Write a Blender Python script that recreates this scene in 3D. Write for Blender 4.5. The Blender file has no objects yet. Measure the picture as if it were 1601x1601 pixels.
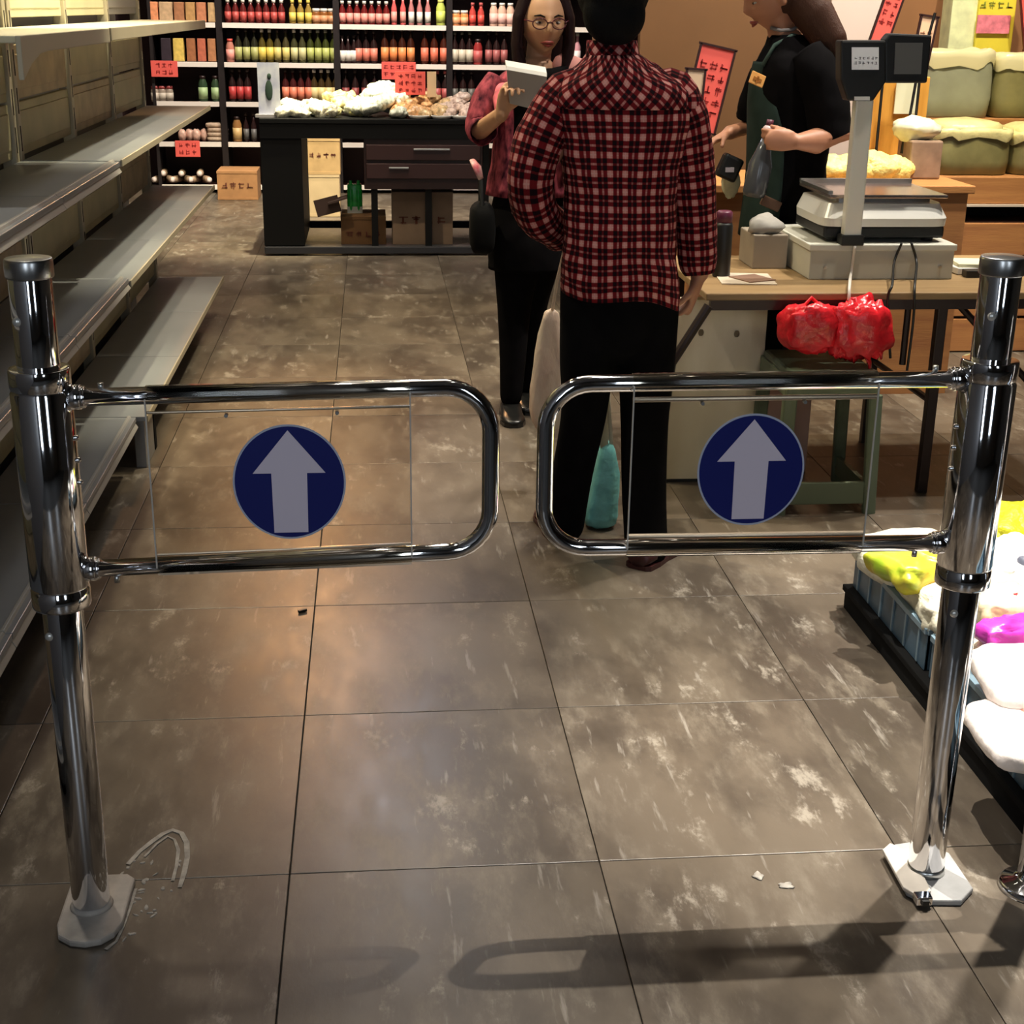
import bpy, bmesh, math, random
from mathutils import Vector, Matrix
random.seed(7)
C = bpy.context.scene.collection
S = bpy.context.scene
PI = math.pi
# ------------------------------------------------------------------ camera
FPX = 2232.9
R_R = Vector((0.99560399, 0.01817051, 0.0918832))
R_D = Vector((-0.092688, 0.33228965, 0.93861202))
R_U = Vector((0.01347678, 0.94300234, -0.33251309))
CAM = Vector((0, 0, 1.45))
cd = bpy.data.cameras.new('camera'); cam = bpy.data.objects.new('camera', cd); C.objects.link(cam)
cd.sensor_width = 36; cd.lens = FPX / 1601 * 36; cd.clip_start = .05
m = Matrix.Identity(4)
for i, row in enumerate((R_R, R_D, R_U)):
    m[i][0] = row[0]; m[i][1] = row[1]; m[i][2] = -row[2]; m[i][3] = CAM[i]
cam.matrix_world = m
S.camera = cam
def at(px, py, x=None, y=None, z=None):
    """world point seen at a pixel of the photograph on a known plane"""
    c = Vector((px - 800.5, 800.5 - py, FPX))
    v = Vector((R_R.dot(c), R_D.dot(c), R_U.dot(c)))
    k, val = (0, x) if x is not None else ((1, y) if y is not None else (2, z))
    return CAM + v * ((val - CAM[k]) / v[k])
# ------------------------------------------------------------------ world and lamps
W = bpy.data.worlds.new('world'); S.world = W; W.use_nodes = True
W.node_tree.nodes['Background'].inputs[0].default_value = (.55, .6, .7, 1)
W.node_tree.nodes['Background'].inputs[1].default_value = .035
S.view_settings.view_transform = 'Standard'; S.view_settings.look = 'None'
S.view_settings.exposure = 0.0; S.view_settings.gamma = 1; S.view_settings.use_curve_mapping = False
WARM = (1, .80, .54); NEUT = (1, .93, .82); COOL = (.80, .90, 1)
# position, target, power, colour, cone degrees, lamp radius
SPOTS = [
    ((.63, 2.66, 3.0), (1.06, 2.12, 0), 390, NEUT, 46, .010),
    ((-.914, 3.0, 3.85), (-.30, 2.5, 0), 105, NEUT, 84, .06),
    ((-.914, 4.9, 3.85), (-.55, 5.0, .4), 300, (1, .88, .60), 80, .03),
    ((-.914, 7.2, 3.85), (-.6, 7.2, .3), 230, WARM, 80, .03),
    ((.1, 6.1, 3.85), (.0, 6.0, 0), 190, WARM, 58, .05),
    ((-.25, 4.7, 3.85), (-1.07, 4.95, 1.55), 420, (1, .90, .58), 30, .05),
    ((1.9, 3.1, 3.85), (1.62, 2.75, .2), 1100, NEUT, 40, .04),
    ((1.7, 4.0, 3.85), (1.6, 4.5, .7), 210, NEUT, 70, .05),
    ((-.3, 8.7, 3.85), (-.9, 10.2, 0), 1500, (1, .88, .60), 50, .05),
    ((.4, 8.3, 3.85), (.2, 9.1, .8), 360, NEUT, 56, .05),
    ((-.7, 10.2, 3.85), (-.7, 12.2, .9), 480, (1, .86, .72), 100, .06),
    ((.9, 10.2, 3.85), (.7, 12.2, .9), 480, (1, .86, .72), 100, .06),
    ((2.0, 5.3, 3.85), (2.3, 6.4, .9), 340, (1, .88, .66), 80, .06),
    ((3.0, 5.2, 3.85), (2.9, 6.4, .8), 300, (1, .88, .66), 85, .06),
    ((.5, 5.2, 3.85), (-1.0, 5.5, 1.0), 400, (1, .90, .66), 46, .06),  # unseen spot added to brighten the left shelf panels
    ((2.5, 4.6, 3.85), (2.0, 4.9, 0), 430, NEUT, 62, .05),  # unseen spot added to lift the floor right of the table
    ((.08, 9.1, 3.85), (.0, 3.0, 0), 90, (.70, .82, 1), 36, .16),
    ((-.61, 11.6, 3.85), (-.2, 3.6, 0), 260, (1, .50, .20), 22, .12),
]
def lamp(pos, tgt, power, col, cone, rad):
    l = bpy.data.lights.new('spot_light', 'SPOT'); l.energy = power; l.color = col
    l.spot_size = math.radians(cone); l.spot_blend = .6; l.shadow_soft_size = rad
    o = bpy.data.objects.new('spot_light', l); C.objects.link(o); o.location = pos
    o.rotation_euler = (Vector(tgt) - Vector(pos)).to_track_quat('-Z', 'Y').to_euler()
for s in SPOTS: lamp(*s)
def area(pos, tgt, sx, sy, power, col):
    l = bpy.data.lights.new('area_light', 'AREA'); l.shape = 'RECTANGLE'; l.size = sx; l.size_y = sy
    l.energy = power; l.color = col
    o = bpy.data.objects.new('area_light', l); C.objects.link(o); o.location = pos
    o.rotation_euler = (Vector(tgt) - Vector(pos)).to_track_quat('-Z', 'Y').to_euler()
area((-.6, -1.6, 1.9), (-.9, 3.0, .6), .35, 1.9, 20, COOL); area((1.5, -1.6, 1.9), (.8, 2.5, .9), .45, 1.7, 13, COOL)          # unseen cool panels added behind the camera: chrome streaks and fill for near shelves
area((0.3, 6.2, 3.9), (0.3, 6.2, 0), 1.0, 4.5, 34, (1, .88, .72))     # unseen warm fill added under the ceiling

# ------------------------------------------------------------------ materials
MATS = {}
def mat(name, col, rough=.5, metal=0, var=0, scale=8, bump=0, bscale=60, trans=0, alpha=1, emit=0, col2=None, spec=None, stretch=None):
    if name in MATS: return MATS[name]
    m = bpy.data.materials.new(name); m.use_nodes = True; nt = m.node_tree; b = nt.nodes['Principled BSDF']
    b.inputs['Base Color'].default_value = (*col, 1); b.inputs['Roughness'].default_value = rough; b.inputs['Metallic'].default_value = metal
    if spec is not None: b.inputs['Specular IOR Level'].default_value = spec
    if trans: b.inputs['Transmission Weight'].default_value = trans
    if alpha < 1: b.inputs['Alpha'].default_value = alpha
    if emit: b.inputs['Emission Color'].default_value = (*col, 1); b.inputs['Emission Strength'].default_value = emit
    if var or col2 or bump:
        tc = nt.nodes.new('ShaderNodeTexCoord'); mp = nt.nodes.new('ShaderNodeMapping')
        nt.links.new(tc.outputs['Object'], mp.inputs['Vector'])
        if stretch: mp.inputs['Scale'].default_value = stretch
    if var or col2:
        nz = nt.nodes.new('ShaderNodeTexNoise'); nz.inputs['Scale'].default_value = scale; nz.inputs['Detail'].default_value = 5
        nt.links.new(mp.outputs[0], nz.inputs['Vector'])
        cr = nt.nodes.new('ShaderNodeValToRGB'); nt.links.new(nz.outputs[0], cr.inputs[0])
        cr.color_ramp.elements[0].position = .3; cr.color_ramp.elements[1].position = .7
        c2 = col2 if col2 else tuple(min(1, c * (1 + var)) for c in col)
        c1 = col if col2 else tuple(c * (1 - var) for c in col)
        cr.color_ramp.elements[0].color = (*c1, 1); cr.color_ramp.elements[1].color = (*c2, 1)
        nt.links.new(cr.outputs[0], b.inputs['Base Color'])
    if bump:
        n2 = nt.nodes.new('ShaderNodeTexNoise'); n2.inputs['Scale'].default_value = bscale; n2.inputs['Detail'].default_value = 4
        nt.links.new(mp.outputs[0], n2.inputs['Vector'])
        bp = nt.nodes.new('ShaderNodeBump'); bp.inputs['Strength'].default_value = bump; bp.inputs['Distance'].default_value = .01
        nt.links.new(n2.outputs[0], bp.inputs['Height']); nt.links.new(bp.outputs[0], b.inputs['Normal'])
    MATS[name] = m; return m
def mth(nt, op, a, b=None, c=None):
    n = nt.nodes.new('ShaderNodeMath'); n.operation = op
    for i, v in enumerate((a, b, c)):
        if v is None: continue
        if isinstance(v, (int, float)): n.inputs[i].default_value = v
        else: nt.links.new(v, n.inputs[i])
    return n.outputs[0]
def mixc(nt, f, a, b):
    n = nt.nodes.new('ShaderNodeMix'); n.data_type = 'RGBA'
    if isinstance(f, (int, float)): n.inputs[0].default_value = f
    else: nt.links.new(f, n.inputs[0])
    for i, v in ((6, a), (7, b)):
        if isinstance(v, tuple): n.inputs[i].default_value = (*v, 1)
        else: nt.links.new(v, n.inputs[i])
    return n.outputs[2]
def ramp(nt, x, lo, hi):
    n = nt.nodes.new('ShaderNodeMapRange'); nt.links.new(x, n.inputs[0]); n.inputs[1].default_value = lo; n.inputs[2].default_value = hi
    n.interpolation_type = 'SMOOTHSTEP'; return n.outputs[0]
def tile_material():
    m = bpy.data.materials.new('floor_tile'); m.use_nodes = True; nt = m.node_tree; b = nt.nodes['Principled BSDF']
    geo = nt.nodes.new('ShaderNodeNewGeometry'); inf = nt.nodes.new('ShaderNodeObjectInfo')
    add = nt.nodes.new('ShaderNodeVectorMath'); add.operation = 'MULTIPLY_ADD'
    cmb = nt.nodes.new('ShaderNodeCombineXYZ')
    nt.links.new(inf.outputs['Random'], cmb.inputs[2]); nt.links.new(geo.outputs['Position'], add.inputs[0])
    add.inputs[1].default_value = (1, 1, 1); nt.links.new(cmb.outputs[0], add.inputs[2])
    def noise(scale, stretch, rot, det=6, rgh=.6):
        mp = nt.nodes.new('ShaderNodeMapping'); mp.inputs['Scale'].default_value = stretch; mp.inputs['Rotation'].default_value = (0, 0, rot)
        nt.links.new(add.outputs[0], mp.inputs[0])
        n = nt.nodes.new('ShaderNodeTexNoise'); n.inputs['Scale'].default_value = scale; n.inputs['Detail'].default_value = det; n.inputs['Roughness'].default_value = rgh
        nt.links.new(mp.outputs[0], n.inputs[0]); return n.outputs[0]
    n1 = noise(3.2, (1, .55, 1), .3); n2 = noise(16, (1, .35, 1), .25, 8, .7); n3 = noise(7, (1, .7, 1), .5, 8, .75); n4 = noise(42, (1, .13, 1), .42, 4, .6)
    c = mixc(nt, ramp(nt, n1, .38, .62), (.062, .048, .036), (.125, .100, .074))
    c = mixc(nt, mth(nt, 'MULTIPLY', ramp(nt, n2, .48, .72), .6), c, (.20, .17, .13))
    sc = mth(nt, 'MULTIPLY', ramp(nt, n3, .54, .64), ramp(nt, n2, .50, .60))
    c = mixc(nt, mth(nt, 'MULTIPLY', sc, .5), c, (.40, .36, .30))
    c = mixc(nt, mth(nt, 'MULTIPLY', ramp(nt, n4, .62, .74), .5), c, (.33, .30, .26))
    hs = nt.nodes.new('ShaderNodeHueSaturation'); nt.links.new(c, hs.inputs['Color'])
    nt.links.new(mth(nt, 'MULTIPLY_ADD', inf.outputs['Random'], .3, .85), hs.inputs['Value'])
    nt.links.new(hs.outputs[0], b.inputs['Base Color'])
    nt.links.new(mth(nt, 'MULTIPLY_ADD', n2, .30, .20), b.inputs['Roughness'])
    b.inputs['Specular IOR Level'].default_value = .45
    bp = nt.nodes.new('ShaderNodeBump'); bp.inputs['Strength'].default_value = .12; bp.inputs['Distance'].default_value = .004
    nt.links.new(n2, bp.inputs['Height']); nt.links.new(bp.outputs[0], b.inputs['Normal'])
    return m
def plaid(name, rot=0, period=.044, tint=(1, 1, 1), mesh_noise=.006):
    m = bpy.data.materials.new(name); m.use_nodes = True; nt = m.node_tree; b = nt.nodes['Principled BSDF']
    uv = nt.nodes.new('ShaderNodeUVMap'); mp = nt.nodes.new('ShaderNodeMapping'); nt.links.new(uv.outputs[0], mp.inputs[0]); mp.inputs['Rotation'].default_value = (0, 0, rot)
    nz = nt.nodes.new('ShaderNodeTexNoise'); nz.inputs['Scale'].default_value = 6; nt.links.new(mp.outputs[0], nz.inputs[0])
    mx = nt.nodes.new('ShaderNodeVectorMath'); mx.operation = 'MULTIPLY_ADD'; nt.links.new(nz.outputs['Color'], mx.inputs[0]); mx.inputs[1].default_value = (mesh_noise,) * 3; nt.links.new(mp.outputs[0], mx.inputs[2])
    sp = nt.nodes.new('ShaderNodeSeparateXYZ'); nt.links.new(mx.outputs[0], sp.inputs[0])
    def band(o):
        t = mth(nt, 'FRACT', mth(nt, 'DIVIDE', o, period))
        d = mth(nt, 'ABSOLUTE', mth(nt, 'SUBTRACT', t, .5))
        wide = mth(nt, 'MAXIMUM', mth(nt, 'SUBTRACT', 1, ramp(nt, d, .15, .21)), mth(nt, 'MULTIPLY', ramp(nt, d, .42, .46), .62))
        thin = mth(nt, 'SUBTRACT', 1, ramp(nt, d, .02, .05))
        return wide, thin
    a, at_ = band(sp.outputs[0]); c, ct = band(sp.outputs[1])
    both = mth(nt, 'MULTIPLY', a, c); one = mth(nt, 'MAXIMUM', a, c)
    col = mixc(nt, one, (.010, .002, .004), (.15, .007, .010))
    col = mixc(nt, both, col, (.60, .24, .21))
    col = mixc(nt, mth(nt, 'MULTIPLY', mth(nt, 'MAXIMUM', at_, ct), mth(nt, 'MULTIPLY', both, .5)), col, (.65, .42, .36))
    mul = nt.nodes.new('ShaderNodeMix'); mul.data_type = 'RGBA'; mul.blend_type = 'MULTIPLY'; mul.inputs[0].default_value = 1
    nt.links.new(col, mul.inputs[6]); mul.inputs[7].default_value = (*tint, 1)
    nt.links.new(mul.outputs[2], b.inputs['Base Color']); b.inputs['Roughness'].default_value = .9; b.inputs['Specular IOR Level'].default_value = .15
    MATS[name] = m; return m
def brushed_wood(name, c1, c2, stretch=(1, 12, 12), scale=3, rough=.5):
    return mat(name, c1, rough, col2=c2, scale=scale, stretch=stretch, bump=.08, bscale=20)

chrome = mat('chrome', (.78, .78, .80), .07, 1)
steel = mat('brushed_steel', (.62, .62, .60), .3, 1, var=.08, scale=30)
black = mat('black_plastic', (.006, .006, .006), .45)
blackmat = mat('black_matte', (.005, .005, .005), .9, spec=.15)
darkbrown = mat('dark_brown_wood', (.030, .012, .010), .45, var=.35, scale=5, stretch=(1, 8, 8))
white = mat('white_paint', (.80, .78, .74), .5)
pale_metal = mat('cream_shelf_metal', (.44, .39, .28), .42, var=.06, scale=4)
shelf_top = mat('grey_shelf_metal', (.27, .28, .29), .36, var=.05, scale=5)
panel_m = mat('beige_back_panel', (.38, .34, .19), .5, var=.16, scale=5)
panel_m2 = mat('stained_back_panel', (.40, .31, .18), .5, var=.25, scale=9)
skin = mat('skin', (.46, .21, .12), .5, var=.07, scale=20)
skin2 = mat('pale_skin', (.60, .33, .19), .5, var=.06, scale=20)
hair_m = mat('black_hair', (.004, .0035, .0035), .6, spec=.12, bump=.4, bscale=120, stretch=(6, 6, .4))
hair_b = mat('brown_hair', (.06, .024, .014), .5, spec=.25, bump=.4, bscale=120, stretch=(6, 6, .4))
cloth_black = mat('black_cloth', (.0045, .004, .0045), .95, var=.3, scale=15, spec=.06)
cloth_green = mat('dark_green_cloth', (.016, .030, .024), .85, var=.25, scale=15, spec=.2)
red = mat('red_card', (.82, .12, .10), .6)
ink = mat('dark_ink', (.30, .015, .015), .7)
wall_dark = mat('dark_wall_paint', (.06, .055, .05), .8)
carton = mat('brown_carton', (.30, .15, .06), .8, var=.12, scale=12)
carton2 = mat('pale_carton', (.44, .29, .13), .8, var=.12, scale=12)

# ------------------------------------------------------------------ mesh builder
def frame(d, ref=None):
    d = Vector(d).normalized(); r = Vector(ref) if ref is not None else (Vector((0, 0, 1)) if abs(d.z) < .9 else Vector((0, 1, 0)))
    x = r.cross(d)
    if x.length < 1e-5: x = Vector((1, 0, 0)).cross(d)
    x.normalize(); y = d.cross(x); return x, y, d
class MB:
    def __init__(s): s.v = []; s.f = []; s.m = []; s.uv = []
    def add(s, vs, fs, mi=0, uvs=None):
        o = len(s.v); s.v += [Vector(p) for p in vs]
        for i, f in enumerate(fs):
            s.f.append([a + o for a in f]); s.m.append(mi); s.uv.append(uvs[i] if uvs else None)
        return s
    def box(s, c, size, mi=0, rz=0, mtx=None, taper=1):
        c = Vector(c); h = Vector(size) / 2
        M = mtx if mtx is not None else Matrix.Rotation(rz, 3, 'Z')
        vs = []
        for z in (-1, 1):
            t = taper if z > 0 else 1
            for x, y in ((-1, -1), (1, -1), (1, 1), (-1, 1)): vs.append(c + M @ Vector((x * h.x * t, y * h.y * t, z * h.z)))
        return s.add(vs, [(3, 2, 1, 0), (4, 5, 6, 7), (0, 1, 5, 4), (1, 2, 6, 5), (2, 3, 7, 6), (3, 0, 4, 7)], mi)
    def bb(s, x0, x1, y0, y1, z0, z1, mi=0): return s.box(((x0 + x1) / 2, (y0 + y1) / 2, (z0 + z1) / 2), (x1 - x0, y1 - y0, z1 - z0), mi)
    def prism(s, poly, z0, z1, mi=0, M=None):
        n = len(poly); vs = [Vector((p[0], p[1], z0)) for p in poly] + [Vector((p[0], p[1], z1)) for p in poly]
        if M is not None: vs = [M @ v for v in vs]
        fs = [tuple(range(n - 1, -1, -1)), tuple(range(n, 2 * n))] + [(i, (i + 1) % n, n + (i + 1) % n, n + i) for i in range(n)]
        return s.add(vs, fs, mi)
    def loft(s, rings, mi=0, cap=True, uvu=None):
        """rings: lists of points, same count; uv in metres"""
        n = len(rings[0]); vs = [p for r in rings for p in r]; fs = []; uvs = []
        vv = [0]; 
        for a, b in zip(rings, rings[1:]):
            vv.append(vv[-1] + (sum(b, Vector()) / n - sum(a, Vector()) / n).length)
        ref = max(rings, key=lambda r: sum((r[i] - r[i - 1]).length for i in range(n)))
        per = [0]
        for i in range(n): per.append(per[-1] + (ref[(i + 1) % n] - ref[i]).length)
        for k in range(len(rings) - 1):
            for i in range(n):
                j = (i + 1) % n
                fs.append((k * n + i, k * n + j, (k + 1) * n + j, (k + 1) * n + i))
                uvs.append(((per[i], vv[k]), (per[i + 1], vv[k]), (per[i + 1], vv[k + 1]), (per[i], vv[k + 1])))
        if cap:
            fs.append(tuple(range(n - 1, -1, -1))); fs.append(tuple((len(rings) - 1) * n + i for i in range(n)))
            uvs += [tuple((0, 0) for _ in range(n))] * 2
        return s.add(vs, fs, mi, uvs)
    def limb(s, pts, rad, seg=14, mi=0, ref=None, cap=True, rnd=False):
        pts = [Vector(p) for p in pts]; rad = [r if isinstance(r, tuple) else (r, r) for r in rad]
        if rnd:   # rounded ends
            d0 = (pts[0] - pts[1]).normalized(); d1 = (pts[-1] - pts[-2]).normalized(); r0 = rad[0]; r1 = rad[-1]
            pts = [pts[0] + d0 * max(r0) * .9, pts[0] + d0 * max(r0) * .6] + pts + [pts[-1] + d1 * max(r1) * .6, pts[-1] + d1 * max(r1) * .9]
            rad = [(r0[0] * .35, r0[1] * .35), (r0[0] * .78, r0[1] * .78)] + rad + [(r1[0] * .78, r1[1] * .78), (r1[0] * .35, r1[1] * .35)]
        rings = []; x = None
        for i, p in enumerate(pts):
            a = pts[max(0, i - 1)]; b = pts[min(len(pts) - 1, i + 1)]; d = (b - a).normalized()
            if x is None: x, y, d = frame(d, ref)
            else:
                x = (x - d * x.dot(d)).normalized(); y = d.cross(x)
            rings.append([p + x * (math.cos(t) * rad[i][0]) + y * (math.sin(t) * rad[i][1]) for t in [2 * PI * k / seg for k in range(seg)]])
        return s.loft(rings, mi, cap)
    def tube(s, pts, r, seg=12, mi=0, cap=True): return s.limb(pts, [r] * len(pts), seg, mi, cap=cap)
    def lathe(s, prof, c=(0, 0, 0), seg=20, mi=0, M=None):
        c = Vector(c); rings = []
        for r, z in prof:
            ring = [Vector((math.cos(2 * PI * k / seg) * r, math.sin(2 * PI * k / seg) * r, z)) for k in range(seg)]
            rings.append([c + (M @ p if M is not None else p) for p in ring])
        return s.loft(rings, mi)
    def ring(s, c, rx, ry, n=28, p=2.0, M=None):
        out = []
        for k in range(n):
            t = 2 * PI * k / n; ct, st = math.cos(t), math.sin(t)
            v = Vector((math.copysign(abs(ct) ** (2 / p), ct) * rx, math.copysign(abs(st) ** (2 / p), st) * ry, 0))
            out.append(Vector(c) + (M @ v if M is not None else v))
        return out
    def ell(s, c, r, seg=18, rows=12, mi=0, M=None, p=2.0, amp=0, seed=0, q=None):
        c = Vector(c); rnd = random.Random(seed); ph = [rnd.uniform(0, 6) for _ in range(6)]; q = q or p
        rings = []
        for i in range(1, rows):
            a = -PI / 2 + PI * i / rows; ca, sa = math.cos(a), math.sin(a); ring = []
            for k in range(seg):
                t = 2 * PI * k / seg; ct, st = math.cos(t), math.sin(t)
                w = abs(ca) ** (2 / q)
                v = Vector((math.copysign(abs(ct) ** (2 / p), ct) * w, math.copysign(abs(st) ** (2 / p), st) * w, math.copysign(abs(sa) ** (2 / q), sa)))
                if amp: v *= 1 + amp * (math.sin(3 * v.x + ph[0]) * math.sin(4 * v.y + ph[1]) + .6 * math.sin(9 * v.x + ph[2] + 5 * v.z) * math.sin(8 * v.y + ph[3]) + .35 * math.sin(19 * v.y + ph[4] + 13 * v.x))
                v = Vector((v.x * r[0], v.y * r[1], v.z * r[2]))
                ring.append(c + (M @ v if M is not None else v))
            rings.append(ring)
        return s.loft(rings, mi)
    def build(s, name, mats, parent=None, smooth=False, bevel=0, sub=0, origin=None, remesh=0, smooth_it=0, solid=0, auto=None):
        me = bpy.data.meshes.new(name)
        if parent is not None: org = parent_loc(parent)
        if origin is None:
            if s.v:
                lo = Vector([min(v[i] for v in s.v) for i in range(3)]); hi = Vector([max(v[i] for v in s.v) for i in range(3)])
                origin = Vector(((lo.x + hi.x) / 2, (lo.y + hi.y) / 2, lo.z))
            else: origin = Vector()
        origin = Vector(origin)
        me.from_pydata([v - origin for v in s.v], [], s.f)
        if not isinstance(mats, (list, tuple)): mats = [mats]
        for m_ in mats: me.materials.append(m_)
        if any(u is not None for u in s.uv):
            ul = me.uv_layers.new(name='UVMap'); li = 0; dat = []
            for f, u in zip(s.f, s.uv):
                for k in range(len(f)): dat += list(u[k]) if u else [0, 0]
            ul.data.foreach_set('uv', dat)
        for p, mi in zip(me.polygons, s.m): p.material_index = mi; p.use_smooth = bool(smooth)
        me.update()
        o = bpy.data.objects.new(name, me); C.objects.link(o)
        if parent is not None: o.parent = parent; o.location = origin - org
        else: o.location = origin
        if remesh:
            md = o.modifiers.new('remesh', 'REMESH'); md.mode = 'VOXEL'; md.voxel_size = remesh; md.use_smooth_shade = True
        if smooth_it:
            md = o.modifiers.new('smooth', 'SMOOTH'); md.iterations = smooth_it; md.factor = .5
        if bevel:
            md = o.modifiers.new('bevel', 'BEVEL'); md.width = bevel; md.segments = 2; md.limit_method = 'ANGLE'; md.angle_limit = math.radians(50)
        if solid:
            md = o.modifiers.new('solid', 'SOLIDIFY'); md.thickness = solid; md.offset = 1
        if sub:
            md = o.modifiers.new('sub', 'SUBSURF'); md.levels = sub; md.render_levels = sub
        return o
def parent_loc(o):
    v = Vector()
    while o is not None: v += o.location; o = o.parent
    return v
def tag(o, label=None, cat=None, group=None, kind=None):
    if label: o['label'] = label
    if cat: o['category'] = cat
    if group: o['group'] = group
    if kind: o['kind'] = kind
    return o
def thing(name, loc, label, cat, group=None):
    o = bpy.data.objects.new(name, None); C.objects.link(o); o.location = loc; o.empty_display_size = .05
    return tag(o, label, cat, group)
def struct(o): o['kind'] = 'structure'; return o
def wrinkle(o, strength, size, seed=0):
    t = bpy.data.textures.new('folds', 'CLOUDS'); t.noise_scale = size; t.noise_depth = 2
    md = o.modifiers.new('folds', 'DISPLACE'); md.texture = t; md.strength = strength; md.mid_level = .5; md.texture_coords = 'GLOBAL'
def glyphs(mb, o, u, w, rows, cols, size, mi=0, seed=1, thick=.0012, nrm=None):
    """rows of small brush strokes; o = top left, u = right unit, w = down unit"""
    rnd = random.Random(seed); u = Vector(u).normalized(); w = Vector(w).normalized(); n = (u.cross(w)).normalized() if nrm is None else Vector(nrm).normalized()
    M = Matrix((u, w, n)).transposed(); o = Vector(o)
    for r in range(rows):
        for c in range(cols):
            c0 = o + u * (c * size * 1.25 + size / 2) + w * (r * size * 1.35 + size / 2)
            for k in range(4):
                hz = k % 2
                ln = size * rnd.uniform(.5, .95); off = (rnd.random() - .5) * size * .7; tw = size * .11
                p = c0 + (w * off if hz else u * off)
                mb.box(p, ((ln, tw, thick) if hz else (tw, ln, thick)), mi, mtx=M)

# ------------------------------------------------------------------ room
b = MB(); b.bb(-2.6, 4.6, -2.5, 12.7, -.08, -.006); floor = struct(b.build('floor', mat('dark_grout', (.02, .017, .014), .8)))
tm = tile_material()
TX0, TW = -.171, .5535; TY0, TL = 2.197, .602
tb = MB(); g_ = .0009; tb.bb(-TW / 2 + g_, TW / 2 - g_, -TL / 2 + g_, TL / 2 - g_, -.006, .0)
proto = tb.build('tile', tm, floor, origin=(0, 0, 0), bevel=.0012)
first = True; cnt = 0
for i, j in [(a, c) for a in range(-2, 9) for c in range(-3, 18)] + [(a, c) for a in (-4, -3) for c in range(9, 18)]:
    if 1:
        x = TX0 + (i + .5) * TW; y = TY0 + (j + .5) * TL
        if first: t = proto; first = False
        else: t = proto.copy(); C.objects.link(t)
        t.parent = floor; t.location = Vector((x, y, random.uniform(-.0006, .0002))) - parent_loc(floor)
        cnt += 1
def wall(name, x0, x1, y0, y1, z0, z1, m_):
    b = MB(); b.bb(x0, x1, y0, y1, z0, z1); return struct(b.build(name, m_))
wall('wall_left', -1.3, -1.2, -2.5, 7.16, -.006, 4.0, mat('grey_wall', (.20, .19, .19), .7))
wall('wall_alcove', -2.5, -1.2, 7.16, 7.26, -.006, 4.0, mat('grey_wall', (.20, .19, .19), .7))
wall('wall_left_far', -2.6, -2.5, 7.16, 12.7, -.006, 4.0, mat('grey_wall', (.20, .19, .19), .7))
wall('wall_right', 4.5, 4.6, -2.5, 12.6, -.006, 4.0, wall_dark)
wall('wall_back', -2.5, 4.5, 12.6, 12.7, -.006, 4.0, mat('maroon_wall', (.03, .010, .012), .8))
wall('wall_front', -1.2, 4.5, -2.5, -2.4, -.006, 4.0, wall_dark)
wall('ceiling', -2.6, 4.6, -2.5, 12.7, 4.0, 4.1, mat('dark_ceiling', (.10, .095, .09), .9))
for i, s_ in enumerate(SPOTS):
    p, t = Vector(s_[0]), Vector(s_[1]); d = (t - p).normalized()
    r = thing('track_spotlight', (p.x, p.y, 4.0), 'black track spotlight on the ceiling ' + ['hung low over the right gate', 'over the near empty shelves', 'over the middle empty shelves', 'over the far empty shelves', 'over the middle aisle', 'aimed at the upper shelf panels', 'over the blue trays', 'over the weighing table', 'before the counter, aimed at the floor', 'aimed at the counter heap', 'aimed at the left bottle bays', 'aimed at the right bottle bays', 'aimed at the left of the wooden display', 'aimed at the right of the wooden display', 'added to brighten the shelf panels from the side', 'added to brighten the floor right of the table', 'with cool light over the counter', 'with orange light by the bottle bays'][i], 'spotlight', 'track spotlights on the ceiling')
    b = MB(); b.tube([p - d * .14, p - d * .03], .05, 16); b.build('housing', black, r)
    b = MB(); b.tube([(p.x, p.y, 4.0), p - d * .12], .01, 8); b.build('arm', black, r)
    b = MB(); b.tube([p - d * .034, p - d * .028], .045, 16); b.build('lens', mat('lamp_lens', (1, .93, .8), .3, emit=25), r)

# ------------------------------------------------------------------ swing gates
GY = 2.11
def post(x, side):
    nm = 'left' if side < 0 else 'right'
    lab = {'left': 'left chrome gate post by the empty shelves on a rounded pale plate',
           'right': 'right chrome gate post by the blue trays with a clamped base plate'}[nm]
    r = thing('gate_post', (x, GY, 0), lab, 'gate post')
    rt = .031
    b = MB(); b.lathe([(rt, .012), (rt, .60)], (x, GY, 0), 40); b.build('lower_tube', chrome, r, smooth=True, bevel=.001)
    b = MB(); b.lathe([(rt, .90), (rt, 1.075)], (x, GY, 0), 40); b.build('upper_tube', chrome, r, smooth=True, bevel=.001)
    b = MB(); b.lathe([(.020, 1.075), (.0335, 1.075), (.0345, 1.078), (.0345, 1.098), (.033, 1.103), (.0, 1.105)], (x, GY, 0), 40)
    b.build('cap', mat('brushed_cap', (.50, .50, .50), .28, 1), r, smooth=True, bevel=.001)
    rs = .0445
    b = MB(); b.lathe([(rs - .006, .565), (rs - .001, .563), (rs, .566), (rs, .592), (rs - .0015, .594), (rs - .0015, .598), (rs, .60), (rs, .905), (rs - .0015, .907), (rs - .0015, .912), (rs, .914), (rs, .938), (rs - .001, .942), (rs - .012, .942)], (x, GY, 0), 48)
    b.build('sleeve', chrome, r, smooth=True, bevel=.0005)
    s = -side
    for z, lb in ((1.015, 0), (.52, 0)):
        b = MB(); b.ell((x + .018 * -s * (-1 if side > 0 else 1) * (1), GY - rt * .83, z), (.007, .005, .007), 12, 8)
        bo = b.build('bolt', mat('white_bolt', (.75, .74, .70), .3, .6), r, smooth=True)
    for z in (.835, .80, .765):
        b = MB(); b.ell((x + s * (rs + .001), GY - .006, z), (.005, .004, .0045), 10, 6); b.build('set_screw', chrome, r, smooth=True)
    return r
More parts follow.
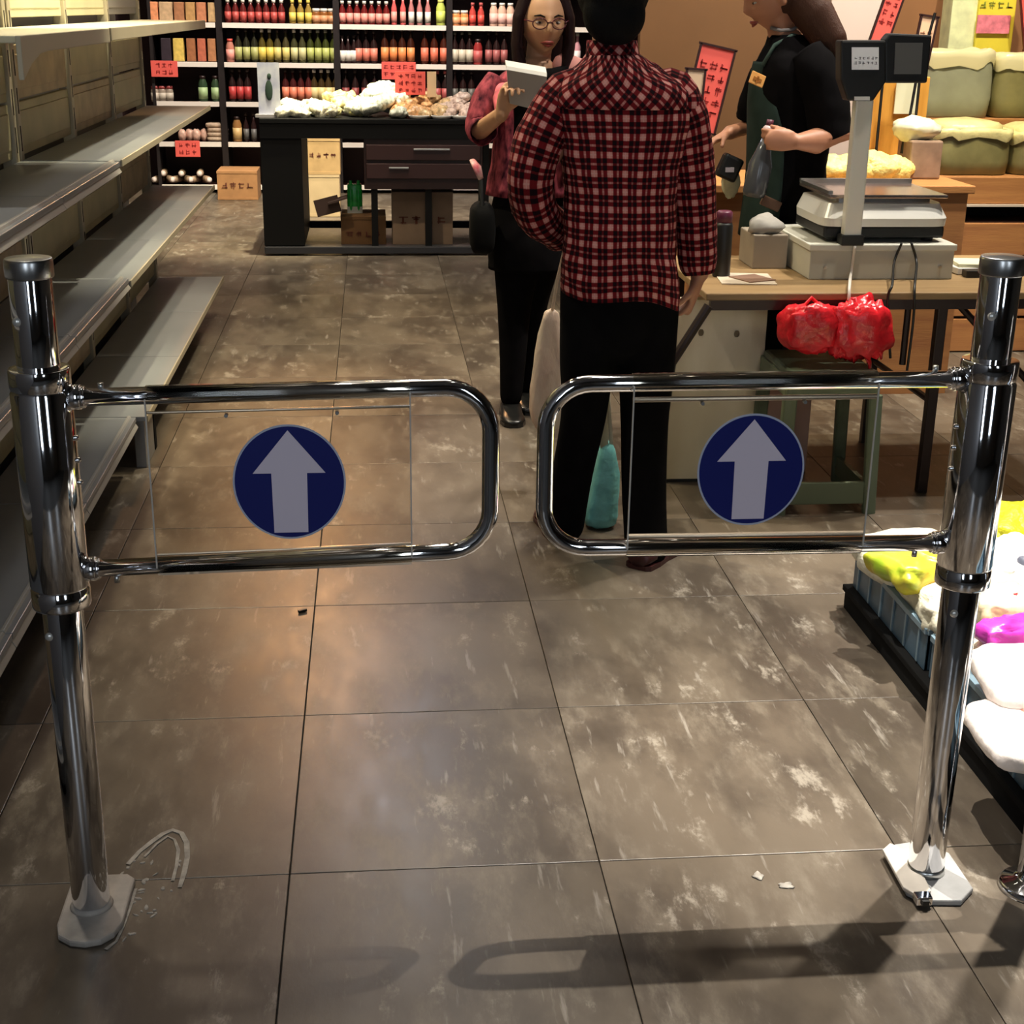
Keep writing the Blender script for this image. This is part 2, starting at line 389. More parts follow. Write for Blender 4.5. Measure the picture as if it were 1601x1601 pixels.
pl = post(-.497, -1); pr = post(.956, 1)
# base plates
b = MB(); b.prism([(-.545, 2.06), (-.537, 2.03), (-.515, 2.012), (-.49, 2.006), (-.465, 2.012), (-.447, 2.03), (-.438, 2.06), (-.437, 2.185), (-.452, 2.20), (-.53, 2.20), (-.545, 2.185)], .0, .013)
b.build('base_plate', mat('worn_pale_plate', (.42, .38, .34), .65, var=.2, scale=25), pl, bevel=.004)
b = MB(); b.lathe([(.036, .0125), (.034, .017), (.031, .02)], (-.497, GY, 0), 30); b.build('weld_collar', mat('worn_pale_plate', (.5, .46, .42)), pl, smooth=True)
b = MB(); b.prism([(.905, 2.165), (.93, 2.195), (.985, 2.205), (1.02, 2.16), (1.02, 2.05), (.985, 2.015), (.925, 2.02), (.900, 2.05)], .0, .012)
b.build('base_plate', mat('dusty_grey_plate', (.38, .38, .38), .6, var=.15, scale=25), pr, bevel=.003)
b = MB(); b.prism([(.897, 2.168), (.918, 2.188), (.948, 2.15), (.938, 2.035), (.908, 2.025), (.893, 2.05)], .012, .020)
b.build('cover_strip', mat('cream_metal', (.55, .50, .44), .5, var=.1, scale=20), pr, bevel=.002)
b = MB(); b.box((.918, 2.022, .014), (.028, .022, .016)); b.build('clamp', chrome, pr, bevel=.002)
b = MB(); b.box((.918, 2.0085, .014), (.012, .006, .010)); b.build('clamp_slot', black, pr)
b = MB(); b.lathe([(.034, .012), (.033, .02), (.031, .026)], (.956, GY, 0), 30); b.build('weld_collar', steel, pr, smooth=True)

acry = bpy.data.materials.new('clear_acrylic'); acry.use_nodes = True; nt = acry.node_tree
for n in list(nt.nodes): nt.nodes.remove(n)
out = nt.nodes.new('ShaderNodeOutputMaterial'); mx = nt.nodes.new('ShaderNodeMixShader'); tr = nt.nodes.new('ShaderNodeBsdfTransparent'); gl = nt.nodes.new('ShaderNodeBsdfGlossy')
fr = nt.nodes.new('ShaderNodeFresnel'); fr.inputs[0].default_value = 1.18; gl.inputs['Roughness'].default_value = .06; tr.inputs[0].default_value = (.93, .91, .87, 1)
nt.links.new(mth(nt, 'ADD', fr.outputs[0], .004), mx.inputs[0]); nt.links.new(tr.outputs[0], mx.inputs[1]); nt.links.new(gl.outputs[0], mx.inputs[2]); nt.links.new(mx.outputs[0], out.inputs[0])

def gate(x0, x1, zt0, zt1, zb0, zb1, px0, px1, sx, sz, hub, label):
    """x0 hinge end, x1 free end; rails run along x at y = GY"""
    s = 1 if x1 > x0 else -1
    r = thing('swing_gate', ((x0 + x1) / 2, GY, min(zb0, zb1) - .02), label, 'gate')
    rr = .0135; R = .070
    b = MB(); pts = [(x0 + s * .01, GY, zt0), (x1 - s * R, GY, zt1)]
    for k in range(1, 9):
        a = PI / 2 * k / 8; pts.append((x1 - s * R + s * R * math.sin(a), GY, zt1 - R + R * math.cos(a)))
    for k in range(0, 9):
        a = PI / 2 * k / 8; pts.append((x1 - s * R + s * R * math.cos(a), GY, zb1 + R - R * math.sin(a)))
    pts.append((x0 + s * .01, GY, zb0))
    b.tube(pts, rr, 20); b.build('frame_tube', chrome, r, smooth=True)
    for z in (zt0, zb0):
        b = MB(); b.tube([(x0 - s * .004, GY, z), (x0 + s * .012, GY, z)], .019, 20); b.tube([(x0 + s * .012, GY, z), (x0 + s * .018, GY, z)], .0165, 20)
        b.build('hinge_collar', chrome, r, smooth=True, bevel=.001)
    b = MB(); b.tube([(x0 + s * .042, GY, zt0 + rr - .002), (x0 + s * .042, GY, zt0 + rr + .008)], .0045, 10); b.build('stop_pin', steel, r, smooth=True)
    b = MB(); b.tube([(x0 + s * .042, GY, zb0 - rr + .002), (x0 + s * .042, GY, zb0 - rr - .01)], .0045, 10); b.build('stop_pin', steel, r, smooth=True)
    # acrylic sheet folded round both rails
    def zt(x): return zt0 + (zt1 - zt0) * (x - x0) / (x1 - x0)
    def zb(x): return zb0 + (zb1 - zb0) * (x - x0) / (x1 - x0)
    rings = []
    for x in (px0, px1):
        rg = []; rs = rr + .0022; T, B = zt(x), zb(x); yf = GY - rs; yb = GY - rs + .0025
        for k in range(9):
            a = PI * 1.25 * k / 8; rg.append(Vector((x, GY - math.cos(a) * rs, T + math.sin(a) * rs)))
        for k in range(8, -1, -1):
            a = PI * 1.25 * k / 8; q = rs - .0016; rg.append(Vector((x, GY - math.cos(a) * q, T + math.sin(a) * q)))
        for k in range(9):
            a = PI * 1.25 * k / 8; q = rs - .0016; rg.append(Vector((x, GY - math.cos(a) * q, B - math.sin(a) * q)))
        for k in range(8, -1, -1):
            a = PI * 1.25 * k / 8; rg.append(Vector((x, GY - math.cos(a) * rs, B - math.sin(a) * rs)))
        rings.append(rg)
    b = MB(); b.loft(rings); pa = b.build('acrylic_panel', acry, r)
    edge = mat('acrylic_edge_glint', (.60, .56, .50), .25)  # pale colour paints the light caught at the sheet's cut edges
    for x in (px0, px1):
        b = MB(); b.bb(x - .0011, x + .0011, GY - rr - .0035, GY - rr - .0005, zb(x) + .002, zt(x) - .002); b.build('panel_edge_glint', edge, pa)
    fold_m = mat('acrylic_fold', (.42, .36, .30), .22, .4)
    for zf, dz in ((zt, -.024), (zb, .022)):
        b = MB(); b.tube([(px0, GY - .010, zf(px0) + dz), (px1, GY - .010, zf(px1) + dz)], .0042 if s < 0 else .0022, 10); b.build('panel_fold', fold_m, pa)
    for x in (px0 + (px1 - px0) * .3, px0 + (px1 - px0) * .72):
        b = MB(); b.tube([(x, GY - .018, zt(x) - .030), (x, GY - .010, zt(x) - .030)], .003, 8); b.build('rivet', steel, r)
    # sticker
    M = Matrix.Rotation(PI / 2, 3, 'X')
    rx, rz_ = .0855, .092; ys = GY - .0135 - .0030
    navy = mat('navy_sticker', (.006, .012, .16), .35); wht = mat('white_sticker', (.84, .74, .86), .4)
    def disc(mb, sc, ya, yb_):
        mb.loft([mb.ring((sx, ya, sz), rx * sc, rz_ * sc, 64, M=M), mb.ring((sx, yb_, sz), rx * sc, rz_ * sc, 64, M=M)])
    b = MB(); disc(b, 1.0, ys, ys - .0005); st = b.build('sticker', mat('white_sticker_edge', (.55, .58, .72), .4), r)
    b = MB(); disc(b, .965, ys - .0005, ys - .0010); b.build('sticker_disc', navy, st)
    b = MB(); a = [(-.055, .015), (0, .083), (.055, .015), (.027, .015), (.026, -.081), (-.026, -.081), (-.027, .015)]
    b.prism([(sx + p[0], p[1] + sz) for p in a][::-1], 0, .0006, M=Matrix(((1, 0, 0), (0, 0, -1), (0, 1, 0))))
    for v in b.v: v.y = v.y + ys - .0009
    b.build('arrow', wht, st)
    return r
gate(-.452, .172, .896, .905, .622, .637, -.345, .048, -.137, .763, -.497, 'left chrome swing gate with clear panel and blue up-arrow sticker')
gate(.911, .257, .911, .909, .636, .640, .775, .390, .581, .771, .956, 'right chrome swing gate with clear panel and blue up-arrow sticker')

# third post with a flange at the right edge
r = thing('flanged_post', (1.132, 2.06, 0), 'chrome rail post with a round floor flange at the right edge of the view', 'post')
b = MB(); b.lathe([(.028, .01), (.028, 1.0)], (1.132, 2.06, 0), 32); b.build('tube', chrome, r, smooth=True)
b = MB(); b.lathe([(.058, 0), (.058, .006), (.052, .012), (.034, .016), (.030, .022)], (1.132, 2.06, 0), 36); b.build('flange', chrome, r, smooth=True)

# ------------------------------------------------------------------ shelving on the left
XB = -1.075
def gondola(y0, y1, nb, decks, label, lip, top=None, topdrop=None):
    r = thing('gondola_shelf', ((XB - .77) / 2, (y0 + y1) / 2, 0), label, 'shelf unit')
    L = (y1 - y0) / nb
    tiers = [(.20, .60), (.63, .96), (1.0, 1.33), (1.40, 1.75), (1.77, 2.1)]
    for i in range(nb + 1):
        y = y0 + i * L
        yy = min(max(y, y0 + .022), y1 - .022)
        b = MB(); b.bb(XB - .03, XB + .012, yy - .02, yy + .02, 0, 2.2); u = b.build('upright', pale_metal, r, bevel=.003)
        b = MB()
        for z in [k * .11 + .25 for k in range(17)]: b.bb(XB + .0118, XB + .0125, yy - .006, yy + .004, z, z + .075)
        b.build('slot_strip', blackmat, u)
    for i in range(nb):
        a, c = y0 + i * L + .022, y0 + (i + 1) * L - .022
        for k, (z0, z1) in enumerate(tiers):
            n = 2 if k != 2 else 2
            for q in range(n):
                za = z0 + (z1 - z0) * q / n; zb_ = z0 + (z1 - z0) * (q + 1) / n
                b = MB(); b.bb(XB - .02, XB, a, c, za + .004, zb_ - .004); b.bb(XB - .001, XB + .004, a + .03, c - .03, za + .03, zb_ - .03)
                b.build('back_panel', mat('grey_back_panel', (.22, .21, .21), .5) if (k >= 3 and i == nb - 1 and not lip) else (mat('pale_back_panel', (.62, .58, .38), .5, var=.08, scale=5) if k >= 3 else (panel_m2 if (i + k + q) % 3 == 0 else panel_m)), r, bevel=.003)
    for (z, xe, th) in decks:
        for i in range(nb):
            a, c = y0 + i * L + .002, y0 + (i + 1) * L - .002
            b = MB(); b.bb(XB + .012, xe - .004, a, c, z - .016, z)
            dk = b.build('deck', shelf_top, r, bevel=.002)
            b = MB()
            # folded front lip with a tilted ticket strip
            if lip: b.prism([(xe - .030, z - .002), (xe - .030, z + .006), (xe - .022, z + .006), (xe + .002, z - th), (xe - .006, z - th - .003)], a, c, M=Matrix(((1, 0, 0), (0, 0, 1), (0, 1, 0))))
            else: b.bb(xe - .006, xe, a, c, z - th, z + .003)
            b.build('ticket_strip', mat('pale_grey_strip', (.42, .40, .36), .4) if lip else pale_metal, dk, bevel=.0015)
            if z < .3: continue
            for yy in (a + .01, c - .01):
                b = MB(); b.prism([(XB + .01, z - .016), (xe - .05, z - .016), (xe - .07, z - .026), (XB + .01, z - .075)], yy - .002, yy + .002, M=Matrix(((1, 0, 0), (0, 0, 1), (0, 1, 0))))
                b.build('bracket', pale_metal, r)
    b = MB(); b.bb(XB, -.89, y0, y1, 0, .03); b.build('base', mat('shelf_base_shade', (.10, .09, .08), .6), r)
    b = MB(); b.bb(-.90, -.89, y0 + .02, y1 - .02, .0, .17 - .02); b.build('kick_plate', mat('shelf_base_shade', (.05, .045, .04), .7), r, bevel=.002)  # kick plate darkened for the shade under the lowest deck
    return r
far = gondola(4.56, 7.12, 3, [(.185, -.745, .02), (.625, -.765, .018), (.995, -.765, .018)], 'empty cream shelf unit farther down the left aisle, nearest the bottle shelves', False)
near = gondola(2.0, 4.54, 3, [(.19, -.775, .034), (.64, -.765, .032), (.995, -.765, .032)], 'empty grey shelf unit beside the left gate post', True)
# top shelves
b = MB(); b.bb(XB + .012, -.77, 4.56, 7.12, 1.362, 1.378); dk = b.build('top_deck', mat('cream_top', (.62, .58, .42), .45), far, bevel=.002)
b = MB(); b.bb(-.776, -.768, 4.56, 7.12, 1.343, 1.380); b.build('ticket_strip', pale_metal, dk, bevel=.002)
b = MB(); b.bb(XB + .012, -.78, 3.42, 4.54, 1.362, 1.378); dk = b.build('top_deck', mat('cream_top', (.62, .58, .42)), near, bevel=.002)
prof = []
for k in range(13):
    t = k / 12; y = 3.40 + t * 1.14
    drop = .040 + .055 * max(0, 1 - (y - 3.40) / .26) ** 2
    prof.append((y, drop))
b = MB(); n = len(prof); vs = []
for y, d in prof: 
    for x in (-.782, -.770): vs += [(x, y, 1.379), (x, y, 1.379 - d)]
fs = []
for i in range(n - 1):
    o = 4 * i; fs += [(o, o + 1, o + 5, o + 4), (o + 2, o + 6, o + 7, o + 3), (o, o + 4, o + 6, o + 2), (o + 1, o + 3, o + 7, o + 5)]
fs += [(0, 2, 3, 1), (4 * n - 4, 4 * n - 3, 4 * n - 1, 4 * n - 2)]
b.add(vs, fs); b.build('curved_valance', mat('cream_valance', (.46, .42, .32), .45), dk, bevel=.002)
# support foot under the far deck end
b = MB(); b.bb(-.80, -.765, 4.60, 4.78, 0, .165); b.build('foot', mat('grey_metal', (.22, .215, .21), .45), far, bevel=.003)
b = MB(); b.bb(-.79, -.765, 4.80, 4.84, 0, .165); b.build('foot', blackmat, far, bevel=.002)

# ------------------------------------------------------------------ far bottle shelves
BY = 12.0
XU = [-1.739, -1.193, -.277, .620, 1.536, 2.30]
ZB = [.06, .398, .710, 1.012, 1.308, 1.62]
maroon = mat('maroon_board', (.035, .010, .010), .6)
wstrip = mat('white_price_strip', (.85, .80, .74), .5)
lab0 = ['narrow leftmost bay of the far dark bottle shelving', 'second bay of the far dark bottle shelving, with yellow-labelled bottles', 'third bay of the far dark bottle shelving, above the produce counter', 'fourth bay of the far dark bottle shelving, beside the woman with glasses', 'last bay of the far dark bottle shelving, behind the plaid shirt']
for i in range(5):
    xa, xb = max(XU[i], -1.195 + 0) if False else XU[i], XU[i + 1]
    if i == 0: xa = -1.19 - .0; 
    xa = XU[i] if i else -1.739
    r = thing('bottle_shelf', ((xa + xb) / 2, BY + .2, 0), lab0[i], 'shelf')
    b = MB(); b.bb(xa, xb, BY + .36, BY + .38, 0, 2.1); b.build('back_board', maroon, r)
    for x in (xa + .012, xb - .012):
        b = MB(); b.bb(x - .012, x + .012, BY + .02, BY + .36, 0, 2.1); b.build('side_board', mat('black_board', (.012, .008, .009), .5), r)
    for z in ZB:
        b = MB(); b.bb(xa + .026, xb - .026, BY + .015, BY + .355, z - .025, z - .005); bd = b.build('board', maroon, r)
        b = MB(); b.bb(xa + .028, xb - .028, BY, BY + .013, z - .032, z + .006); b.build('price_strip', wstrip, bd)
# wall_left is at x=-1.2: leftmost bay needs an alcove, so its wall stops short (see below)
PROT = {}
def ordn(i, n):
    if n < 2: return ''
    if n == 2: return ('left one, ', 'right one, ')[i]
    if i == 0: return 'leftmost, '
    if i == n - 1: return 'rightmost, '
    return ['', 'second', 'third', 'fourth', 'fifth', 'sixth', 'seventh', 'eighth', 'ninth', 'tenth', 'eleventh', 'twelfth', 'thirteenth', 'fourteenth', 'fifteenth', 'sixteenth', 'seventeenth'][i] + ' from left, '
def bottle_mesh(kind, body, label, cap):
    key = (kind, body, label, cap)
    if key in PROT: return PROT[key]
    P_ = {'tall': [(.026, 0), (.028, .01), (.028, .15), (.012, .19), (.011, .235)], 'slim': [(.020, 0), (.022, .01), (.022, .13), (.010, .17), (.010, .21)],
          'jar': [(.030, 0), (.032, .008), (.032, .085), (.026, .10)], 'short': [(.024, 0), (.026, .01), (.026, .11), (.012, .14), (.012, .16)],
          'wide': [(.034, 0), (.036, .01), (.036, .14), (.024, .17), (.022, .18)]}[kind]
    cr = P_[-1][0] + .003; top = P_[-1][1]; rb = P_[1][0]
    b = MB(); b.lathe(P_, seg=12, mi=0); hb = P_[2][1]; b.lathe([(rb + .001, hb * .16), (rb + .001, hb * .80)], seg=12, mi=1); b.lathe([(cr, top - .004), (cr, top + .018), (cr * .8, top + .02)], seg=12, mi=2)
    def cm(c, n): return mat('%s_%s' % (n, '_'.join(str(int(q * 255)) for q in c)), c, .25 if n == 'glass' else .45)
    me = b.build('bottle', [cm(body, 'glass'), cm(label, 'label'), cm(cap, 'cap')], smooth=True)
    PROT[key] = [me, False]; return PROT[key]
def row(xs, z, kind, body, label, cap, lab, grp, y=BY + .06, name='bottle', cat='bottle', sc=1):
    xs = list(xs)
    for ii, x in enumerate(xs):
        e = bottle_mesh(kind, body, label, cap)
        if not e[1]: o = e[0]; e[1] = True
        else: o = e[0].copy(); C.objects.link(o)
        o.name = name; o.location = (x, y + random.uniform(-.008, .008), z); o.scale = (sc, sc, sc); o.rotation_euler = (0, 0, random.uniform(0, 6))
        tag(o, ordn(ii, len(xs)) + lab, cat, grp)
def px(a, n, step, yy=100, off=0): return [at(a + i * step, yy, y=BY + .06).x for i in range(n)]
DK = (.02, .008, .008); RED = (.65, .08, .06); PNK = (.85, .35, .30); YEL = (.75, .60, .12); OLV = (.42, .44, .16); ORG = (.85, .30, .10); WHT = (.8, .76, .7); GRN = (.35, .50, .25); AMB = (.25, .09, .02)
z4, z3, z2, z1 = ZB[4] + .002, ZB[3] + .002, ZB[2] + .002, ZB[1] + .002
row(px(356, 8, 12, 15), z4, 'short', (.10, .01, .01), (.45, .07, .06), WHT, 'small dark red bottle on the top shelf of the second bay', 'dark red bottles, top shelf of the second bay')
row(px(457, 3, 12.5, 15), z4, 'short', (.3, .2, .04), YEL, YEL, 'yellow bottle on the top shelf of the second bay', 'yellow bottles, top shelf of the second bay')
row(px(494, 3, 12, 15), z4, 'jar', AMB, (.6, .3, .15), WHT, 'amber jar, top shelf of the second bay', 'amber jars, top shelf of the second bay')
row(px(535, 7, 11.5, 15), z4, 'short', (.14, .01, .01), PNK, WHT, 'red sauce bottle, top shelf of the third bay', 'red sauce bottles, top shelf of the third bay')
row(px(616, 2, 14, 15), z4, 'slim', (.7, .12, .12), PNK, (.8, .2, .2), 'slim pink bottle on the top shelf of the third bay', 'slim pink bottles, top shelf of the third bay')
row(px(643, 3, 13, 15), z4, 'slim', (.5, .2, .2), WHT, WHT, 'slim white bottle on the top shelf of the third bay', 'slim white bottles, top shelf of the third bay')
row(px(689, 1, 12, 15), z4, 'wide', (.5, .6, .12), (.6, .7, .15), (.8, .8, .2), 'single lime green bottle at the right end of the third bay top shelf', None)
row(px(713, 2, 13, 15), z4, 'jar', ORG, (.8, .4, .2), WHT, 'orange jar on the top shelf of the fourth bay', 'orange jars, top shelf of the fourth bay', name='jar', cat='jar')
row(px(739, 2, 13, 15), z4, 'short', (.5, .06, .05), RED, (.5, .1, .1), 'dark red bottle on the top shelf of the fourth bay', 'red bottles, top shelf of the fourth bay')
row(px(772, 3, 13, 15), z4, 'wide', (.7, .45, .35), (.8, .5, .45), WHT, 'wide pale pink bottle next to the head of the woman with glasses', 'wide pale bottles, top shelf of the fourth bay', sc=.9)
row(px(361, 1, 12), z3, 'wide', (.5, .2, .15), PNK, RED, 'pink pack-like bottle at the left end of the second shelf, second bay', None, sc=.9)
row(px(374, 3, 12.5), z3, 'tall', (.02, .02, .01), OLV, DK, 'dark bottle with olive label on the second shelf of the second bay', 'olive-labelled bottles at the left of the second bay')
row(px(411, 2, 12), z3, 'tall', (.08, .06, .01), YEL, WHT, 'white-capped bottle with bright yellow label, second bay', 'white-capped yellow bottles, second bay')
row(px(435, 2, 13), z3, 'tall', (.06, .05, .02), (.7, .6, .2), DK, 'black-capped bottle with dull yellow label, second bay', 'black-capped yellow bottles, second bay')
row(px(461, 2, 12.5), z3, 'tall', (.05, .05, .02), (.6, .58, .3), WHT, 'white-capped bottle with cream label, second bay', 'cream-labelled bottles, second bay')
row(px(486, 4, 12), z3, 'tall', (.04, .05, .01), (.45, .5, .15), (.3, .3, .25), 'green-labelled bottle, second shelf of the second bay', 'green-labelled bottles, second bay')
row(px(536, 3, 9), z3, 'tall', DK, WHT, DK, 'black bottle with white label at the left of the third bay', 'white-labelled black bottles, third bay', sc=.85)
row(px(561, 3, 12), z3, 'tall', DK, (.8, .25, .18), DK, 'dark bottle with small red label, third bay', 'red-labelled dark bottles, third bay')
row(px(602, 4, 13.5), z3, 'tall', (.04, .01, .005), ORG, DK, 'dark bottle with bright orange label, third bay', 'orange-labelled bottles, third bay', sc=1.08)
row(px(664, 3, 15), z3, 'tall', (.05, .01, .005), (.8, .2, .12), DK, 'dark bottle with vermilion label at the right of the third bay', 'vermilion-labelled bottles, third bay', sc=1.08)
row(px(711, 3, 11.5), z3, 'tall', DK, (.6, .55, .45), (.1, .1, .08), 'dark bottle with beige label at the left of the fourth bay', 'beige-labelled bottles, fourth bay')
row(px(747, 1, 11.5), z3, 'wide', (.3, .03, .03), (.5, .1, .1), DK, 'wide red bottle alone in the fourth bay', None)
row(px(764, 3, 12), z3, 'tall', DK, (.35, .1, .1), DK, 'dark bottle with maroon label left of the woman with glasses', 'maroon-labelled bottles, fourth bay')
row(px(364, 3, 12, 150), z2, 'tall', DK, (.5, .05, .05), DK, 'black bottle with red label, third shelf, second bay', 'red-labelled black bottles, third shelf of the second bay')
row(px(447, 4, 12, 150), z2, 'tall', (.06, .01, .01), (.8, .25, .15), DK, 'red-orange labelled bottle right of the standing poster', 'red-orange labelled bottles, third shelf of the second bay')
row(px(492, 4, 11, 150), z2, 'tall', (.05, .03, .01), (.75, .62, .3), WHT, 'white-capped bottle with cream-yellow label, third shelf of the second bay', 'cream-yellow bottles, third shelf of the second bay')
row(px(541, 5, 15, 150), z2, 'tall', DK, (.25, .05, .05), DK, 'black bottle with maroon label behind the produce counter', 'black bottles behind the produce counter')
row(px(672, 3, 12, 150), z2, 'tall', DK, (.4, .08, .08), (.5, .1, .1), 'red-capped black bottle right of the red cards', 'red-capped bottles, third shelf of the third bay')
row(px(711, 3, 13, 150), z2, 'tall', DK, (.1, .1, .09), DK, 'plain black bottle at the left of the fourth bay, third shelf', 'plain black bottles, fourth bay')
row(px(318, 2, 20, 150), z2, 'wide', (.03, .06, .03), GRN, DK, 'wide green-labelled bottle in the leftmost bay', 'green-labelled bottles, leftmost bay')
row(px(243, 3, 11, 150), z2, 'jar', (.3, .25, .2), (.5, .45, .38), (.3, .05, .05), 'small beige jar under the red card of the leftmost bay', 'beige jars, leftmost bay', name='jar', cat='jar')
row(px(371, 1, 11, 205), z1, 'wide', (.3, .15, .05), (.6, .42, .18), DK, 'amber wide bottle low in the second bay beside the counter', None)
row(px(385, 2, 12, 205), z1, 'slim', DK, (.1, .1, .1), DK, 'slim black bottle low in the second bay beside the counter', 'slim black bottles, low in the second bay')
row(px(480, 5, 14, 245), ZB[0] + .21, 'slim', DK, (.15, .1, .08), WHT, 'white-capped dark bottle seen under the counter', 'white-capped bottles under the counter') if False else None
# right of the woman
row(px(888, 1, 12, 15), z4, 'wide', (.3, .3, .27), (.45, .43, .38), WHT, 'grey white bottle on the top shelf right of the woman with glasses', None, sc=.9)
row(px(888, 1, 12, 100), z3, 'wide', (.2, .2, .17), (.40, .38, .33), DK, 'grey-labelled bottle between the two women, second shelf', None)
row(px(902, 1, 12, 100), z3, 'tall', (.6, .3, .35), (.8, .7, .7), WHT, 'pale pink bottle just left of the black-haired head', None)
# packets in the leftmost bay
def packet(a, bq, ybase, ytop, depth, m_, label, z, group=None, name='packet', cat='packet', yy=BY + .03):
    x0 = at(a, ybase, y=yy).x; x1 = at(bq, ybase, y=yy).x; h = at(a, ytop, y=yy).z - at(a, ybase, y=yy).z
    b = MB(); b.box(((x0 + x1) / 2, yy + depth / 2, z + h / 2), (x1 - x0, depth, h), taper=.94)
    return tag(b.build(name, m_, bevel=.004), label, cat, group)
cols = [('orange', (.75, .30, .14)), ('tan', (.55, .38, .22)), ('brown', (.38, .17, .08)), ('ochre', (.45, .26, .10)), ('rust', (.5, .2, .1)), ('sand', (.5, .33, .16))]
pk = [(231, 247), (249, 270), (272, 288), (290, 305), (307, 322), (325, 341)]
for (a, c), (nm, cc) in zip(pk, cols):
    packet(a, c, 25, -6, .09, mat(nm + '_packet', cc, .5, var=.2, scale=30), nm + ' packet on the top shelf of the leftmost bay', ZB[4] + .008)
cols2 = [('black', (.03, .02, .03)), ('yellow', (.70, .52, .12)), ('chestnut', (.35, .14, .06)), ('red brown', (.5, .14, .08)), ('copper', (.45, .2, .09))]
for (a, c), (nm, cc) in zip([(252, 268), (271, 288), (292, 306), (309, 322), (325, 338)], cols2):
    packet(a, c, 88, 52, .09, mat(nm.replace(' ', '_') + '_packet', cc, .5, var=.2, scale=30), nm + ' packet on the second shelf of the leftmost bay', ZB[3] + .008)
for k in range(4):
    x0 = at(322, 212, y=BY + .05).x; x1 = at(356, 212, y=BY + .05).x
    b = MB(); b.ell(((x0 + x1) / 2 + random.uniform(-.008, .008), BY + .12, z1 + .022 + k * .036), ((x1 - x0) / 2, .08, .021), 14, 8, p=4)
    tag(b.build('noodle_pack', mat('noodle_pack', (.50, .38, .28), .6, var=.25, scale=40), smooth=True), ['bottom', 'second', 'third', 'top'][k] + ' pale brown flat pack in the stack low in the leftmost bay', 'packet')
for k in range(4):
    p = at(285 + k * 11, 208 - (k % 2) * 8, y=BY + .08)
    b = MB(); b.ell((p.x, BY + .08 + .03 * (k % 2), z1 + .05), (.035, .04, .05), 12, 8, amp=.12, seed=k)
    tag(b.build('snack_bag', mat('pale_snack_bag', (.62, .40, .32), .4, var=.3, scale=40), smooth=True), ordn(k, 4) + 'pinkish snack bag above the low red card', 'bag', 'pinkish snack bags, leftmost bay')
for k in range(9):
    p = at(246 + k * 9.5, 275, y=BY + .06); zz = ZB[0] + .04 + (.05 if k % 3 == 1 else 0)
    b = MB(); M = Matrix.Rotation(PI / 2, 3, 'X') @ Matrix.Rotation(.5 * (k % 3 - 1), 3, 'Y')
    b.lathe([(.0, -.07), (.028, -.068), (.028, .03), (.020, .045)], (p.x, BY + .10, zz), 12, 0, M=M); b.lathe([(.022, .045), (.022, .062), (.0, .063)], (p.x, BY + .10, zz), 12, 1, M=M)
    tag(b.build('lying_bottle', [mat('dusty_glass', (.38, .27, .18), .4, var=.2, scale=30), mat('pale_cap', (.7, .6, .55), .5)], smooth=True), ordn(k, 9) + 'pale bottle lying at the bottom of the leftmost bay', 'bottle', 'bottles lying at the bottom of the leftmost bay')
def card(a, bq, y0, y1, yy, label, col=red, rows=2, cols_=4, tilt=0, seed=1, name='price_card', frame_m=None, shear=0, thick=.004, inkm=ink, stem=None):
    p0 = at(a, y1, y=yy); p1 = at(bq, y0, y=yy); w, h = p1.x - p0.x, p1.z - p0.z
    c = Vector(((p0.x + p1.x) / 2, yy, (p0.z + p1.z) / 2)); M = Matrix.Rotation(tilt, 3, 'Y')
    r = thing(name, (c.x, c.y, p0.z), label, 'sign')
    b = MB(); b.box(c, (w, thick, h), mtx=M); b.build('card', col, r, bevel=.001)
    if frame_m:
        b = MB(); f = .008
        for dx, dz, sx, sz in ((0, h / 2, w + 2 * f, f), (0, -h / 2, w + 2 * f, f), (-w / 2, 0, f, h), (w / 2, 0, f, h)):
            b.box(c + M @ Vector((dx, 0, dz)), (sx, .012, sz), mtx=M)
        b.build('frame', frame_m, r)
    if stem is not None:
        b = MB(); b.tube([(c.x, yy + .006, stem), (c.x, yy + .006, c.z)], .006, 8); b.lathe([(.035, stem), (.035, stem + .01), (.01, stem + .015)], (c.x, yy + .006, 0), 14); b.build('stem', black, r)
    if rows:
        sz = min(w / (cols_ * 1.25 + .4), h / (rows * 1.35 + .4))
        u = M @ Vector((1, 0, 0)); d = M @ Vector((0, 0, -1))
        o = c - u * (cols_ * 1.25 - .25) * sz / 2 - d * (rows * 1.35 - .35) * sz / 2 + Vector((0, -thick / 2 - .0008, 0))
        b = MB(); glyphs(b, o, u, d, rows, cols_, sz, seed=seed); b.build('writing', inkm, r)
    return r
card(237, 277, 95, 120, BY - .01, 'red price card hanging under the second shelf of the leftmost bay', seed=2, rows=2, cols_=3)
card(275, 312, 220, 245, BY - .01, 'red price card hanging from the low shelf of the leftmost bay', seed=3, rows=2, cols_=3)
card(597, 650, 97, 124, BY - .01, 'red price card hanging from the shelf of the third bay', seed=4, rows=2, cols_=5)

